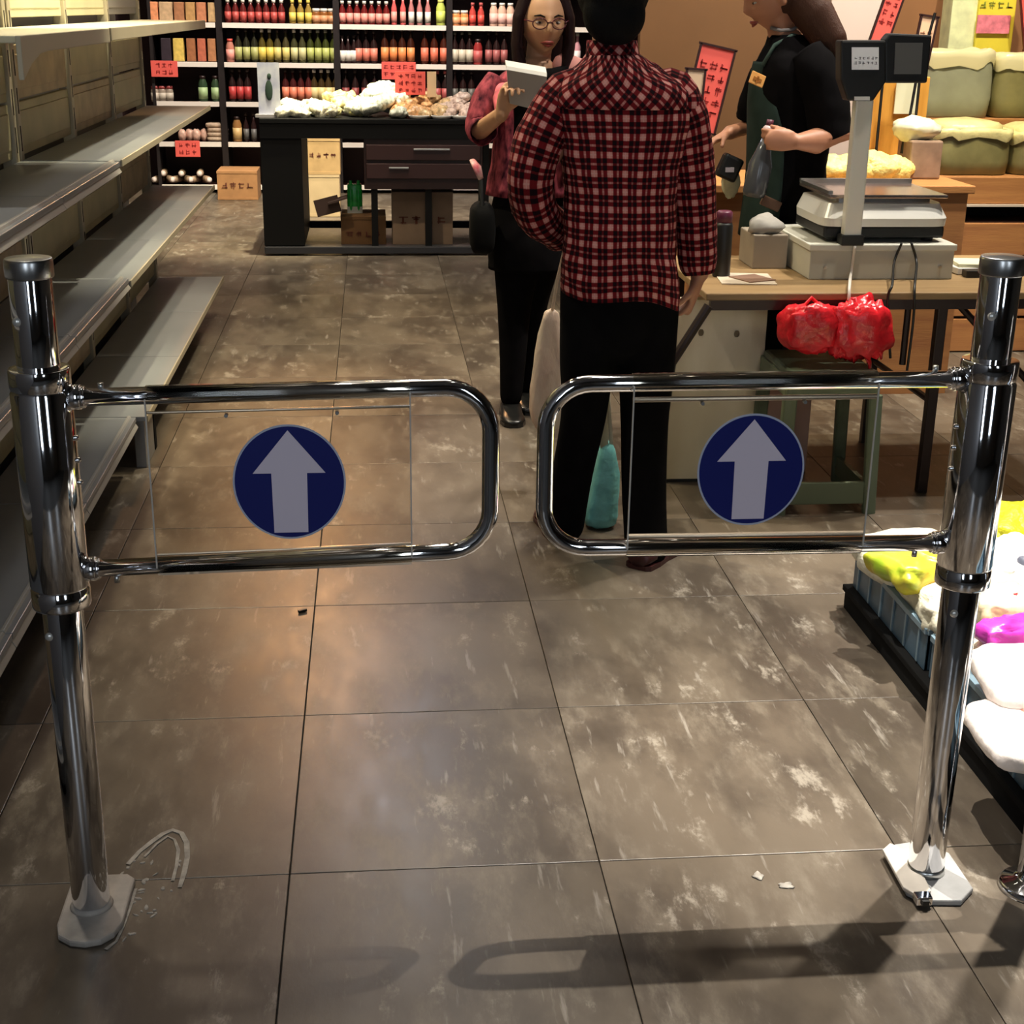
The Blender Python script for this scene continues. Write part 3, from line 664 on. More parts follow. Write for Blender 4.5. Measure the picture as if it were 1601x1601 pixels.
# ------------------------------------------------------------------ produce counter in front of the shelves
CY = 8.87
r = thing('produce_counter', (.25, 9.25, 0), 'long black counter heaped with produce in front of the bottle shelves', 'counter')
X0, X1 = -.675, 1.35
bk = mat('black_lacquer', (.005, .005, .005), .55, spec=.2)
b = MB(); b.bb(X0, X1, CY, 9.75, .785, .815); b.build('tabletop', bk, r, bevel=.004)
b = MB(); b.bb(X0, X1, CY + .005, CY + .03, .70, .784); b.build('fascia', bk, r)
b = MB(); b.bb(X0, X0 + .245, CY + .012, 9.70, 0.06, .784); b.build('end_cabinet', bk, r, bevel=.003)
b = MB(); b.bb(X0, X1, CY + .0, CY + .10, 0.012, .055); b.build('bottom_rail', mat('dark_steel_rail', (.06, .06, .065), .35, .6), r, bevel=.004)
b = MB(); b.bb(-.06, .66, CY + .02, CY + .5, .40, .70); cb = b.build('drawer_box', darkbrown, r, bevel=.003)
for k, zz in enumerate((.62, .51)):
    b = MB(); b.bb(-.045, .645, CY + .006, CY + .02, zz - .045, zz + .045); d = b.build('drawer', mat('brown_drawer', (.045, .018, .016), .4), r, bevel=.003)
    b = MB(); b.box((.35 - .2 * k, CY - .002, zz + .02), (.22 - .1 * k, .012, .010)); b.build('handle', steel, d, bevel=.002)
for x in (.0, .33, .68, 1.31):
    b = MB(); b.bb(x - .02, x + .02, CY + .03, CY + .07, .055, .40 if x < .67 else .784); b.build('leg', bk, r)
b = MB(); b.bb(X0 + .245, X1, 9.66, 9.70, .055, .10); b.build('rear_rail', bk, r)
# crates under the counter
def crate(a, c, yb, yt, yy, depth, m_, label, zbase=None, seed=0, writing=True, rz=0, ink_m=None):
    p0 = at(a, yb, y=yy); p1 = at(c, yb, y=yy); h = at(a, yt, y=yy).z - p0.z
    zb0 = p0.z if zbase is None else zbase
    w = p1.x - p0.x; cx = (p0.x + p1.x) / 2
    r = thing('carton', (cx, yy + depth / 2, zb0), label, 'box')
    b = MB(); b.box((cx, yy + depth / 2, zb0 + h / 2), (w, depth, h), rz=rz); b.build('body', m_, r, bevel=.003)
    
    for zz in (h - .012, .012):
        b = MB(); b.box((cx, yy - .001, zb0 + zz), (w * 1.005, .004, .018)); b.build('edge_band', m_, r)
    if writing:
        s = min(h * .25, w / 6); b = MB(); glyphs(b, (cx - s * 2.4, yy - .004, zb0 + h * .62), (1, 0, 0), (0, 0, -1), 1, 4, s, seed=seed)
        b.build('writing', ink_m or mat('brown_ink', (.12, .03, .015), .7), r)
    return r
crate(340, 403, 298, 252, 11.55, .34, carton, 'brown wooden case with a printed panel on the floor left of the counter', 0, 5)
crate(479, 533, 303, 246, 10.6, .28, carton2, 'pale carton on top of the white one, seen under the counter top', .30, 6)
crate(479, 533, 372, 306, 10.6, .30, mat('cream_carton', (.50, .38, .22), .8, var=.08), 'cream carton at the bottom left under the counter', 0.0, 7, writing=False)
crate(534, 604, 387, 330, 9.0, .32, mat('dark_carton', (.16, .08, .03), .8, var=.2), 'dark brown open carton under the counter beside the cream one', 0.0, 8)
crate(614, 708, 387, 292, 9.0, .35, mat('grey_brown_carton', (.26, .18, .12), .8, var=.15), 'large grey brown carton with two lines of writing under the drawers', 0.0, 9)
r = thing('green_drink_pack', (at(554, 290, y=9.1).x, 9.15, .30), 'bright green shrink pack with a white band standing on the dark carton', 'package')
p = at(554, 290, y=9.1)
b = MB(); b.box((p.x, 9.18, .30), (.09, .10, .20)); 
for k in range(2): b.lathe([(.022, 0), (.024, .02), (.024, .13), (.01, .17), (.01, .19)], (p.x - .024 + .048 * k, 9.15, .235), 12)
b.build('pack', mat('green_wrap', (.02, .42, .06), .25, var=.35, scale=25), r, smooth=True, bevel=.006)
b = MB(); b.box((p.x, 9.18, .245), (.094, .104, .04)); b.build('band', mat('white_band', (.75, .8, .7), .5), r)
b = MB(); b.box(at(512, 322, y=8.95), (.15, .02, .10), rz=.2, mtx=Matrix.Rotation(-.25, 3, 'Y')); b.box(at(528, 312, y=8.97), (.12, .12, .012), mtx=Matrix.Rotation(-.3, 3, 'Y'))
tag(b.build('box_flap', mat('dark_carton_flap', (.07, .04, .03), .8)), 'loose dark cardboard flap over the cartons under the counter', 'cardboard')
# standing poster
r = thing('poster_stand', (at(420, 178, y=8.95).x, 8.97, .815), 'narrow standing poster at the left end of the black counter', 'poster')
p0, p1 = at(405, 176, y=8.97), at(436, 98, y=8.97)
b = MB(); b.bb(p0.x, p1.x, 8.965, 8.975, .83, p1.z); b.build('board', mat('poster_print', (.35, .38, .55), .4, col2=(.75, .78, .80), scale=9), r)
b = MB(); cx = (p0.x + p1.x) / 2; b.ell((cx, 8.963, .97), (.022, .004, .06), 12, 8); b.ell((cx + .004, 8.963, 1.05), (.012, .004, .018), 12, 8); b.build('dark_figure', mat('poster_dark', (.03, .06, .04), .5), r)
b = MB(); b.bb(p0.x - .02, p1.x + .02, 8.93, 9.01, .815, .832); b.build('foot', mat('grey_foot', (.35, .33, .33), .5), r)
# produce heap : single items
GOODS = [('yellow_bag', (.80, .62, .28), 'bag'), ('white_bag', (.80, .80, .62), 'bag'), ('orange_root', (.70, .36, .16), 'vegetable'), ('cream_bag', (.82, .72, .50), 'bag'), ('green_bag', (.70, .78, .56), 'bag'), ('tan_root', (.62, .42, .22), 'vegetable'), ('pink_bag', (.78, .50, .42), 'bag')]
rg = random.Random(3)
def goods(a, c, n, idx, top, words, grp, r0=.05):
    for k in range(n):
        nm, cc, ct = GOODS[idx]
        t = (k + .5) / n; pxx = a + (c - a) * t; yy = 8.95 + rg.random() * .45
        x = at(pxx, 175, y=yy).x; hh = top * (1 - abs(2 * t - 1) ** 2 * .5) * rg.uniform(.5, 1)
        rr = r0 * rg.uniform(.8, 1.3); lz = .815 + rr * .45 + hh * (yy - 8.9) * 1.3
        b = MB(); b.ell((x, yy, lz), (rr * 1.25, rr, rr * .62), 22, 14, amp=.20, seed=k * 7 + idx, M=Matrix.Rotation(rg.uniform(-.5, .5), 3, 'Y') @ Matrix.Rotation(rg.uniform(0, 3), 3, 'Z'))
        tag(b.build(nm, mat(nm, cc, .35, var=.55, scale=45, bump=.7, bscale=40), smooth=True), ordn(k, n) + words, ct, grp)
goods(437, 515, 14, 3, .05, 'flat cream bag at the left end of the black counter', 'cream bags at the left of the counter', .05)
goods(508, 564, 13, 0, .14, 'yellow bagged produce on the counter left of the big white heap', 'yellow bags on the counter')
goods(552, 626, 16, 4, .20, 'pale green bag in the big middle heap on the counter', 'pale green bags in the counter heap', .06)
goods(618, 676, 16, 2, .17, 'orange brown vegetable below the red cards on the counter', 'orange vegetables on the counter', .045)
goods(655, 704, 14, 5, .17, 'tan vegetable at the right part of the counter heap', 'tan vegetables on the counter', .042)
goods(690, 748, 14, 6, .17, 'pinkish bag at the right end of the counter heap', 'pink bags on the counter', .045)
goods(745, 800, 6, 5, .10, 'tan root on the counter behind the woman with glasses', 'tan roots behind the woman', .045)
for k, xx in enumerate((655, 690, 722)):
    p = at(xx, 181, y=8.93); b = MB(); b.lathe([(.0, 0), (.05, 0), (.065, .02), (.062, .022), (.047, .004)], (p.x, 8.93, .815), 20)
    tag(b.build('white_dish', white, smooth=True), ordn(k, 3) + 'small white dish at the front edge of the counter', 'dish', 'white dishes at the front of the counter')
card(618, 665, 112, 148, 9.2, 'red card standing in the counter heap in front of the other red card', seed=11, rows=3, cols_=4, name='standing_card')
card(668, 682, 112, 152, 9.23, 'narrow cream card right behind the red card in the counter heap', col=mat('cream_card', (.8, .58, .34), .6), rows=0, name='standing_card')

# ------------------------------------------------------------------ partitions behind the desk
b = MB(); xa, xb = at(1000, 80, y=6.8).x, at(1292, 80, y=6.8).x
b.bb(xa, xb, 6.8, 6.86, -.006, 2.6); struct(b.build('wall_partition', mat('brown_partition', (.20, .10, .045), .7, var=.08, scale=3)))
b = MB(); xc = at(1384, 80, y=6.78).x; b.bb(xb, xc, 6.78, 6.86, -.006, 2.6); struct(b.build('wall_column', mat('pinkish_white_paint', (.85, .72, .72), .6)))

# ------------------------------------------------------------------ display steps on the right with sacks
r = thing('display_steps', (3.2, 6.6, 0), 'stepped brown wooden display carrying lined sacks at the far right', 'display')
xl = at(1466, 300, y=6.2).x
wood = brushed_wood('orange_brown_wood', (.36, .15, .05), (.48, .22, .07))
wood2 = brushed_wood('brown_plank', (.30, .12, .045), (.40, .18, .06))
def zat(yy, Y=6.2): return at(1590, yy, y=Y).z
b = MB(); b.bb(xl, 4.3, 6.18, 6.9, zat(318), zat(276)); b.build('upper_step', wood, r, bevel=.004)
b = MB(); b.bb(xl - .01, 4.3, 6.17, 6.9, zat(322), zat(318) - .001); b.build('edge_strip', mat('pale_edge', (.62, .52, .42), .5), r)
b = MB(); b.bb(xl, 4.3, 6.35, 6.9, zat(344), zat(323)); b.build('gap_shade', blackmat, r)  # black block paints the shade between the steps
for k, (ya, yb2) in enumerate(((346, 398), (400, 448), (450, 492), (494, 546))):
    b = MB(); b.bb(xl - .0, 4.3, 6.16, 6.19, max(0, zat(yb2)) + .002, zat(ya) - .004); b.build('plank', wood2, r, bevel=.003)
b = MB(); b.bb(xl + .02, 4.28, 6.2, 6.9, 0, zat(346)); b.build('carcass', darkbrown, r)
ztop = zat(276)
def sack(cx, cy, z, w, d, h, col, label, mouth=None, seed=0, content=None, tagm=None, name='lined_sack'):
    r = thing(name, (cx, cy, z), label, 'sack')
    b = MB(); n = 28; rings = []
    for t, k in ((0, .93), (.03, .98), (.3, 1.02), (.6, 1.0), (.9, .97), (1, .98)):
        rings.append([p + Vector((math.sin(p.x * 40 + seed) * .006, math.sin(p.x * 31 + seed + t * 5) * .006, math.sin(p.x * 25 + seed * 2) * .008 * t)) for p in b.ring((cx, cy, z + h * t), w / 2 * k, d / 2 * k, n, 5)])
    b.loft(rings); b.build('sack_body', col, r, smooth=True)
    b = MB(); rings = []
    for t, k in ((.80, 1.03), (.93, 1.06), (1.02, 1.04), (1.05, .95), (1.0, .86)):
        rings.append([p + Vector((0, 0, (math.sin(p.x * 60 + seed) + math.sin(p.x * 37 + p.y * 50)) * .010 * (1 if t < .9 else .4))) for p in b.ring((cx, cy, z + h * t), w / 2 * k, d / 2 * k, 40, 5)])
    b.loft(rings, cap=False); b.build('folded_liner', mouth or mat('clear_liner', (.72, .66, .40), .3), r, smooth=True)
    if content:
        b = MB(); b.ell((cx, cy, z + h * .98), (w / 2 * .9, d / 2 * .9, h * .24), 24, 10, amp=.05, seed=seed, p=3); b.build('contents', content, r, smooth=True)
    return r
olive = mat('olive_sack', (.20, .18, .07), .5, var=.18, scale=12)
grey_s = mat('grey_green_sack', (.30, .31, .22), .45, var=.12, scale=8)
ylw = mat('pale_yellow_liner', (.80, .72, .34), .35, var=.15, scale=18, bump=.4, bscale=30)
def span(a, c, yb, yt, Y): return (at(a, (yb + yt) / 2, y=Y).x, at(c, (yb + yt) / 2, y=Y).x, at((a + c) / 2, yb, y=Y).z, at((a + c) / 2, yt, y=Y).z)
xa_, xb_, za_, zb_ = span(1466, 1588, 276, 205, 6.22)
sack((xa_ + xb_) / 2, 6.40, ztop, xb_ - xa_, .34, zb_ - ztop, olive, 'olive sack with pale yellow liner at the front of the wooden display', ylw, 1, content=ylw)
xa_, xb_, za_, zb_ = span(1592, 1720, 276, 210, 6.22)
sack((xa_ + xb_) / 2, 6.40, ztop, xb_ - xa_, .34, zb_ - ztop, olive, 'olive sack cut by the right edge of the view, on the front step', ylw, 5, content=ylw)
b = MB(); b.bb(xl, 4.3, 6.60, 6.9, ztop, ztop + .22); b.build('rear_step', wood, r, bevel=.004)
za_ = ztop + .22
for a, c, yt, sd, cm_, lb in ((1436, 1556, 82, 2, grey_s, 'grey green sack in the rear row of the display with crumpled clear liner'), (1562, 1680, 88, 3, olive, 'brown olive sack in the rear row at the right edge of the view')):
    xa_, xb_ = at(a, 120, y=6.62).x, at(c, 120, y=6.62).x; zt_ = at((a + c) / 2, yt, y=6.62).z
    sack((xa_ + xb_) / 2, 6.74, za_ if a > 1500 else za_, xb_ - xa_, .26, zt_ - za_, cm_, lb, mat('clear_liner', (.72, .66, .40), .3), sd)
# yellow box and sign beyond
xa_, xb_, za_, zb_ = span(1530, 1588, 70, -30, 7.0)
r2 = thing('yellow_package', ((xa_ + xb_) / 2, 7.1, za_), 'tall yellow package with a pink panel behind the rear sacks', 'package')
b = MB(); b.bb(xa_, xb_, 7.0, 7.15, 0, zb_); b.build('pack', mat('yellow_pack', (.80, .68, .06), .5, var=.1), r2, bevel=.006)
p0, p1 = at(1526, 52, y=6.99), at(1580, 24, y=6.99); b = MB(); b.bb(p0.x, p1.x, 6.985, 6.998, p0.z, p1.z); b.build('pink_panel', mat('pink_print', (.78, .22, .30), .5, var=.3, scale=30), r2)
p0, p1 = at(1532, 14, y=6.99), at(1578, 2, y=6.99); b = MB(); glyphs(b, (p0.x, 6.997, p1.z), (1, 0, 0), (0, 0, -1), 1, 4, .035, seed=5); b.build('writing', mat('green_ink', (.3, .35, .05), .6), r2)
xa_, xb_, za_, zb_ = span(1488, 1528, 70, -30, 7.02)
b = MB(); b.bb(xa_, xb_, 7.02, 7.15, 0, zb_); tag(b.build('pale_package', mat('pale_lime_pack', (.75, .80, .50), .5, var=.15, scale=20), bevel=.005), 'pale lime package standing left of the yellow one', 'package')
xa_, xb_, za_, zb_ = span(1384, 1505, 70, -60, 7.2)
b = MB(); b.bb(xa_, xb_ + 1.4, 7.2, 7.26, -.006, 2.6); struct(b.build('wall_panel', mat('orange_panel', (.30, .14, .06), .7, var=.08, scale=3)))
card(1592, 1640, -20, 75, 6.9, 'red card with dark frame at the top right corner of the view', frame_m=mat('maroon_frame', (.10, .01, .01), .5), rows=0, tilt=-.22, name='framed_card')
# orange brown board with paper and lamp rod
zst = at(1350, 282, y=5.6).z
xa_, xb_, za_, zb_ = span(1362, 1432, 262, 128, 6.0)
r3 = thing('brown_board', ((xa_ + xb_) / 2, 6.1, 0), 'orange brown upright cabinet side behind the scale pole', 'cabinet')
b = MB(); b.bb(xa_, xb_ + .05, 6.02, 6.14, 0, zb_ + .02); b.build('body', brushed_wood('orange_board', (.62, .28, .04), (.72, .36, .06), stretch=(10, 10, 1)), r3, bevel=.004)
p0, p1 = at(1398, 178, y=6.0), at(1438, 128, y=6.0); b = MB(); b.bb(p0.x, p1.x, 6.005, 6.012, p0.z, p1.z); b.build('paper', mat('pale_paper', (.72, .72, .52), .7), r3)
r3 = thing('sign_rod', (at(1412, 262, y=5.7).x, 5.7, at(1350, 282, y=5.6).z), 'thin dark rod carrying the pale framed card', 'rod')
b = MB(); b.tube([at(1412, 240, y=5.75), at(1432, 128, y=5.75), at(1462, 20, y=5.75)], .006, 8); b.build('rod', black, r3)
b = MB(); b.tube([at(1412, 240, y=5.74), at(1418, 205, y=5.74)], .013, 10); b.build('grip', black, r3)
b = MB(); q = at(1412, 240, y=5.75); b.lathe([(.05, zst), (.05, zst + .012), (.012, .02 + zst)], (q.x, 5.75, 0), 20); b.build('base', black, r3)
fm = mat('dark_card_frame', (.03, .008, .008), .5)
card(1372, 1412, -45, 72, 5.9, 'tall red framed card leaning above the left scale display', frame_m=fm, rows=4, cols_=2, tilt=.28, name='framed_card', seed=20, stem=zst)
card(1428, 1462, 25, 105, 5.8, 'pale orange framed card just right of the scale displays', frame_m=fm, col=mat('pale_orange_card', (.85, .55, .36), .6), rows=3, cols_=2, tilt=.12, name='framed_card', seed=21, stem=zst, inkm=mat('faded_ink', (.45, .2, .12), .6))
card(1076, 1138, 72, 206, 5.6, 'tall red framed card with dark writing between the plaid woman and the clerk', frame_m=fm, rows=5, cols_=3, tilt=.20, name='framed_card', seed=22, stem=zst)
card(1066, 1100, 108, 212, 5.45, 'pale narrow framed card in front of the tall red one', frame_m=fm, col=mat('pale_peach_card', (.80, .58, .40), .6), rows=0, tilt=.06, name='framed_card', seed=23, stem=zst)
# low stand that carries the cards and goods
r3 = thing('goods_stand', (1.75, 5.75, 0), 'low brown stand with yellow noodles behind the weighing desk', 'stand')
b = MB(); b.bb(1.20, xl - .16, 5.42, 5.98, zst - .03, zst); b.build('top', wood, r3, bevel=.004)
b = MB(); b.bb(1.22, xl - .18, 5.44, 5.96, 0, zst - .031); b.build('body', wood2, r3)
ny = mat('yellow_noodles', (.80, .68, .22), .5, var=.25, scale=40, bump=.6, bscale=60)
for k, (a, yy_, s_) in enumerate(((1298, 272, .085), (1330, 270, .09), (1362, 268, .10), (1392, 272, .085))):
    p = at(a, yy_, y=5.62); b = MB(); b.ell((p.x, 5.62, zst + s_ * .45), (s_ * 1.1, s_, s_ * .62), 26, 16, amp=.16, seed=k)
    tag(b.build('noodle_heap', ny, smooth=True), ordn(k, 4) + 'heap of yellow noodles behind the scale', 'noodles', 'yellow noodle heaps behind the scale')
p = at(1438, 262, y=5.7)
b = MB(); b.box((p.x, 5.72, zst + .075), (.13, .16, .15)); o = b.build('clear_tub', mat('brown_tub', (.30, .20, .14), .3, var=.2, scale=20), bevel=.008); tag(o, 'brown tub with crumpled clear bag on top beside the noodles', 'tub')
b = MB(); b.ell((p.x - .02, 5.72, zst + .19), (.10, .08, .045), 20, 12, amp=.2, seed=9)
tag(b.build('clear_bag', mat('pale_clear_bag', (.72, .68, .48), .25, var=.15, scale=20), smooth=True), 'crumpled pale clear bag lying on the brown tub', 'bag')

# ------------------------------------------------------------------ weighing desk
DZ = .66; DY0, DY1 = 4.14, 4.83; DX0, DX1 = .975, 2.25
r = thing('folding_table', ((DX0 + DX1) / 2, (DY0 + DY1) / 2, 0), 'low wooden topped folding table with dark metal legs carrying the scale', 'table')
b = MB(); b.bb(DX0, DX1, DY0, DY1, DZ - .022, DZ); b.build('tabletop', brushed_wood('table_wood', (.24, .145, .06), (.34, .22, .10), stretch=(1, 9, 9)), r, bevel=.004)
b = MB(); b.bb(DX0 + .02, DX1 - .02, DY0 + .02, DY0 + .045, DZ - .055, DZ - .0225); b.build('apron', mat('dark_metal', (.035, .022, .020), .4, .5), r)
dm = mat('dark_metal', (.035, .022, .02))
for x, y in ((1.735, 4.22), (1.735, 4.78), (1.03, 4.78)):
    b = MB(); b.bb(x - .016, x + .016, y - .016, y + .016, 0, DZ - .0225); b.build('leg', dm, r, bevel=.003)
for (p, q) in (((1.80, 4.24, .60), (2.05, 4.24, .36)), ((1.735, 4.22, .30), (1.735, 4.78, .30)), ((1.66, 4.30, .62), (1.66, 4.30, .40))):
    b = MB(); b.tube([p, q], .011, 8); b.build('brace', dm, r)
b = MB(); b.tube([at(1108, 478, y=4.12), at(1050, 568, y=4.12), at(1040, 640, y=4.12)], .014, 10); b.build('brace', dm, r)
# grey box
r = thing('grey_box', (1.585, 4.57, DZ), 'flat grey box under the weighing scale on the folding table', 'box')
bx = mat('grey_board_box', (.52, .51, .43), .6, var=.05)
b = MB(); b.bb(1.350, 1.815, 4.36, 4.80, DZ, DZ + .104); b.build('body', bx, r, bevel=.004)
b = MB(); b.bb(1.345, 1.820, 4.355, 4.805, DZ + .09, DZ + .110); b.build('lid', mat('pale_grey_lid', (.60, .59, .51), .6), r, bevel=.003)
for x in (1.40, 1.77):
    b = MB(); b.tube([(x, 4.352, DZ + .04), (x, 4.36, DZ + .04)], .006, 10); b.build('rivet', steel, r)
# scale
ZS = DZ + .111
r = thing('weighing_scale', (1.60, 4.55, ZS), 'electronic weighing scale with pole mounted twin displays', 'scale')
b = MB(); b.bb(1.40, 1.79, 4.40, 4.72, ZS + .012, ZS + .05); b.build('base', black, r, bevel=.008)
for x, y in ((1.44, 4.44), (1.75, 4.44), (1.44, 4.68), (1.75, 4.68)):
    b = MB(); b.lathe([(.018, ZS), (.02, ZS + .012)], (x, y, 0), 14); b.build('foot', black, r)
sl = mat('silver_cover', (.80, .78, .72), .35, .15)
b = MB(); b.loft([b.ring((1.595, 4.555, ZS + .05), .205, .172, 40, 8), b.ring((1.595, 4.555, ZS + .075), .207, .174, 40, 8), b.ring((1.595, 4.565, ZS + .118), .188, .155, 40, 8)]); b.build('cover', sl, r)
b = MB(); b.loft([b.ring((1.60, 4.56, ZS + .118), .16, .12, 30, 8), b.ring((1.60, 4.56, ZS + .135), .16, .12, 30, 8)]); b.build('platter_support', steel, r)
b = MB(); b.bb(1.41, 1.79, 4.40, 4.74, ZS + .135, ZS + .146); b.build('platter', mat('rosy_steel_platter', (.55, .45, .42), .22, .9, var=.15, scale=6), r, bevel=.003)
b = MB(); b.bb(1.41, 1.79, 4.725, 4.74, ZS + .146, ZS + .160); b.bb(1.41, 1.425, 4.42, 4.72, ZS + .146, ZS + .156); b.build('platter_rim', steel, r)
pb, pt = at(1330, 383, y=4.37), at(1348, 160, y=4.37); xp = (pb.x + pt.x) / 2
ZP = pt.z
b = MB(); b.bb(xp - .028, xp + .028, 4.35, 4.39, ZS - .001, ZP + .01); b.build('pole', mat('cream_pole', (.82, .80, .70), .35, .1), r, bevel=.006)
b = MB(); b.bb(xp - .036, xp + .036, 4.342, 4.398, ZS - .003, ZS + .03); b.build('pole_foot', black, r, bevel=.004)
def quadbox(mb, pxs, Y, d): # screen-shaped polygon in a vertical plane at depth Y
    pts = [at(a, c, y=Y) for a, c in pxs]; n = len(pts)
    vs = pts + [p + Vector((0, d, 0)) for p in pts]
    mb.add(vs, [tuple(range(n)), tuple(range(2 * n - 1, n - 1, -1))] + [(i, n + i, n + (i + 1) % n, (i + 1) % n) for i in range(n)]); return mb
b = MB(); quadbox(b, [(1315, 63), (1315, 125), (1326, 158), (1366, 158), (1386, 128), (1386, 63)], 4.34, .06); h1 = b.build('display_head', black, r, bevel=.006)
b = MB(); quadbox(b, [(1332, 74), (1332, 109), (1374, 109), (1374, 74)], 4.337, .003); b.build('screen', mat('lit_lcd', (.62, .60, .58), .3, emit=.25), h1)
b = MB(); glyphs(b, at(1336, 88, y=4.335), (1, 0, 0), (0, 0, -1), 2, 6, .010, seed=31, thick=.001); b.build('digits', mat('lcd_digit', (.15, .13, .13), .5), h1)
b = MB(); quadbox(b, [(1336, 151), (1336, 157), (1360, 157), (1360, 151)], 4.337, .003); b.build('badge', white, h1)
b = MB(); quadbox(b, [(1384, 62), (1384, 130), (1450, 130), (1458, 55), (1392, 52)], 4.345, .05); h2 = b.build('display_head', black, r, bevel=.006)
b = MB(); quadbox(b, [(1400, 67), (1398, 116), (1440, 116), (1443, 67)], 4.342, .003); b.build('screen', mat('grey_screen', (.13, .13, .125), .3), h2)
# cables
def cable(pts, rad, m_, label):
    b = MB(); P2 = [Vector(p) for p in pts]; out_ = []
    for i in range(len(P2) - 1):
        p0 = P2[max(0, i - 1)]; p1 = P2[i]; p2 = P2[i + 1]; p3 = P2[min(len(P2) - 1, i + 2)]
        for t in [k / 6 for k in range(6)]:
            out_.append(.5 * ((2 * p1) + (-p0 + p2) * t + (2 * p0 - 5 * p1 + 4 * p2 - p3) * t * t + (-p0 + 3 * p1 - 3 * p2 + p3) * t ** 3))
    out_.append(P2[-1]); b.tube(out_, rad, 8); return tag(b.build('cable', m_, smooth=True), label, 'cable')
Yc = 4.34
cable([at(1337, 385, y=Yc), at(1330, 430, y=Yc), at(1328, 450, y=4.125), at(1325, 500, y=4.12), at(1312, 520, y=4.12), at(1318, 545, y=4.12)], .005, mat('white_cable', (.72, .66, .58), .5), 'white cable hanging from the scale over the red bags')
cable([at(1410, 380, y=Yc), at(1398, 410, y=Yc), at(1395, 445, y=4.125), at(1388, 470, y=4.12), at(1392, 560, y=4.12)], .004, black, 'left black cable running from the scale over the grey box')
cable([at(1425, 380, y=Yc), at(1433, 410, y=Yc), at(1430, 448, y=4.125), at(1428, 500, y=4.12), at(1418, 580, y=4.12)], .004, black, 'right black cable running from the scale over the grey box')
# desk items
p = at(1127, 432, z=DZ); r = thing('dark_flask', (p.x, p.y, DZ), 'tall black flask standing behind the plaid woman at the table edge', 'flask')
b = MB(); b.lathe([(.026, DZ), (.028, DZ + .005), (.028, DZ + .16), (.024, DZ + .17)], (p.x, p.y, 0), 24); b.build('body', black, r, smooth=True)
b = MB(); b.lathe([(.025, DZ + .17), (.025, DZ + .20), (.02, DZ + .205), (0, DZ + .206)], (p.x, p.y, 0), 24); b.build('lid', mat('maroon_lid', (.12, .02, .05), .4), r, smooth=True)
b = MB(); b.bb(1.22, 1.335, 4.56, 4.74, DZ, DZ + .11); tag(b.build('paper_box', mat('greybrown_box', (.30, .25, .19), .6, var=.1), bevel=.004), 'small greyish box between the black flask and the scale', 'box')
b = MB(); b.ell((1.27, 4.62, DZ + .13), (.055, .06, .035), 18, 10, amp=.2, seed=4); tag(b.build('grey_cloth', mat('grey_rag', (.34, .32, .29), .8, var=.15), smooth=True), 'crumpled grey cloth on the small box by the clerk', 'cloth')
b = MB(); b.box((1.15, 4.37, DZ + .002), (.17, .19, .003), rz=-.1); b.box((1.17, 4.36, DZ + .005), (.10, .11, .003), 1, rz=.4)
tag(b.build('paper_sheet', [mat('paper', (.62, .52, .40), .7), mat('brown_print', (.25, .14, .09), .6)]), 'printed papers lying by the foot of the black flask', 'paper')
b = MB(); b.box((1.93, 4.52, DZ + .012), (.15, .16, .02), rz=.1); b.box((1.92, 4.40, DZ + .012), (.10, .04, .022), 1)
b.box((1.94, 4.50, DZ + .028), (.13, .12, .012), 2, rz=-.1)
tag(b.build('notepad', [white, black, mat('pale_yellow_paper', (.80, .76, .50), .7)], bevel=.002), 'white and yellow notepads at the right of the grey box', 'notepad')
# plywood crate side, stool, red bags
r = thing('plywood_board', (1.07, 4.36, 0), 'pale plywood board standing under the folding table', 'board')
b = MB(); b.bb(.905, 1.225, 4.35, 4.40, .012, .60); b.build('sheet', brushed_wood('plywood', (.72, .61, .42), (.84, .73, .54), stretch=(3, 3, 1), scale=4), r, bevel=.002)
for p in (at(1096, 520, y=4.347), at(1152, 522, y=4.347)):
    b = MB(); b.ell(p, (.009, .002, .012), 10, 6); b.build('knot', mat('wood_knot', (.18, .13, .07), .7), r)
b = MB(); b.bb(.92, 1.21, 4.36, 4.72, 0, .012); b.build('underside_shade', black, r)  # black slab paints the shadow beneath the board
b = MB(); b.bb(1.24, 1.33, 4.50, 4.80, 0, .60); tag(b.build('dark_filler', cloth_black, bevel=.01), 'added black block for dark clothing between the plywood board and the stool', 'bin')  # black block added for the clerk's dark clothing below the table
gs = mat('green_plastic', (.16, .20, .13), .4, var=.08); gs2 = mat('dark_green_plastic', (.10, .13, .085), .4, var=.3, scale=14)  # second green is darker: seat top, rear legs and one stretcher
r = thing('plastic_stool', (1.36, 4.18, 0), 'grey green plastic stool under the folding table', 'stool')
b = MB(); b.bb(1.215, 1.49, 4.03, 4.34, .415, .445); st_ = b.build('seat', gs2, r, bevel=.012)
b = MB(); b.bb(1.21, 1.495, 4.025, 4.04, .365, .425); b.bb(1.21, 1.225, 4.04, 4.33, .365, .425); b.bb(1.48, 1.495, 4.04, 4.33, .365, .425); b.bb(1.21, 1.495, 4.33, 4.345, .365, .425); b.build('seat_skirt', gs, r, bevel=.004)
for x, y in ((1.225, 4.04), (1.485, 4.04), (1.225, 4.33), (1.485, 4.33)):
    s1 = -1 if x < 1.3 else 1; s2 = -1 if y < 4.2 else 1
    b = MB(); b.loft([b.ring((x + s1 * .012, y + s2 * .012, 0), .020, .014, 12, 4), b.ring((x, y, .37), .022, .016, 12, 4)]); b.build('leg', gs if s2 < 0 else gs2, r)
b = MB(); b.bb(1.215, 1.495, 4.025, 4.04, .03, .10); b.build('stretcher', gs, r, bevel=.003)
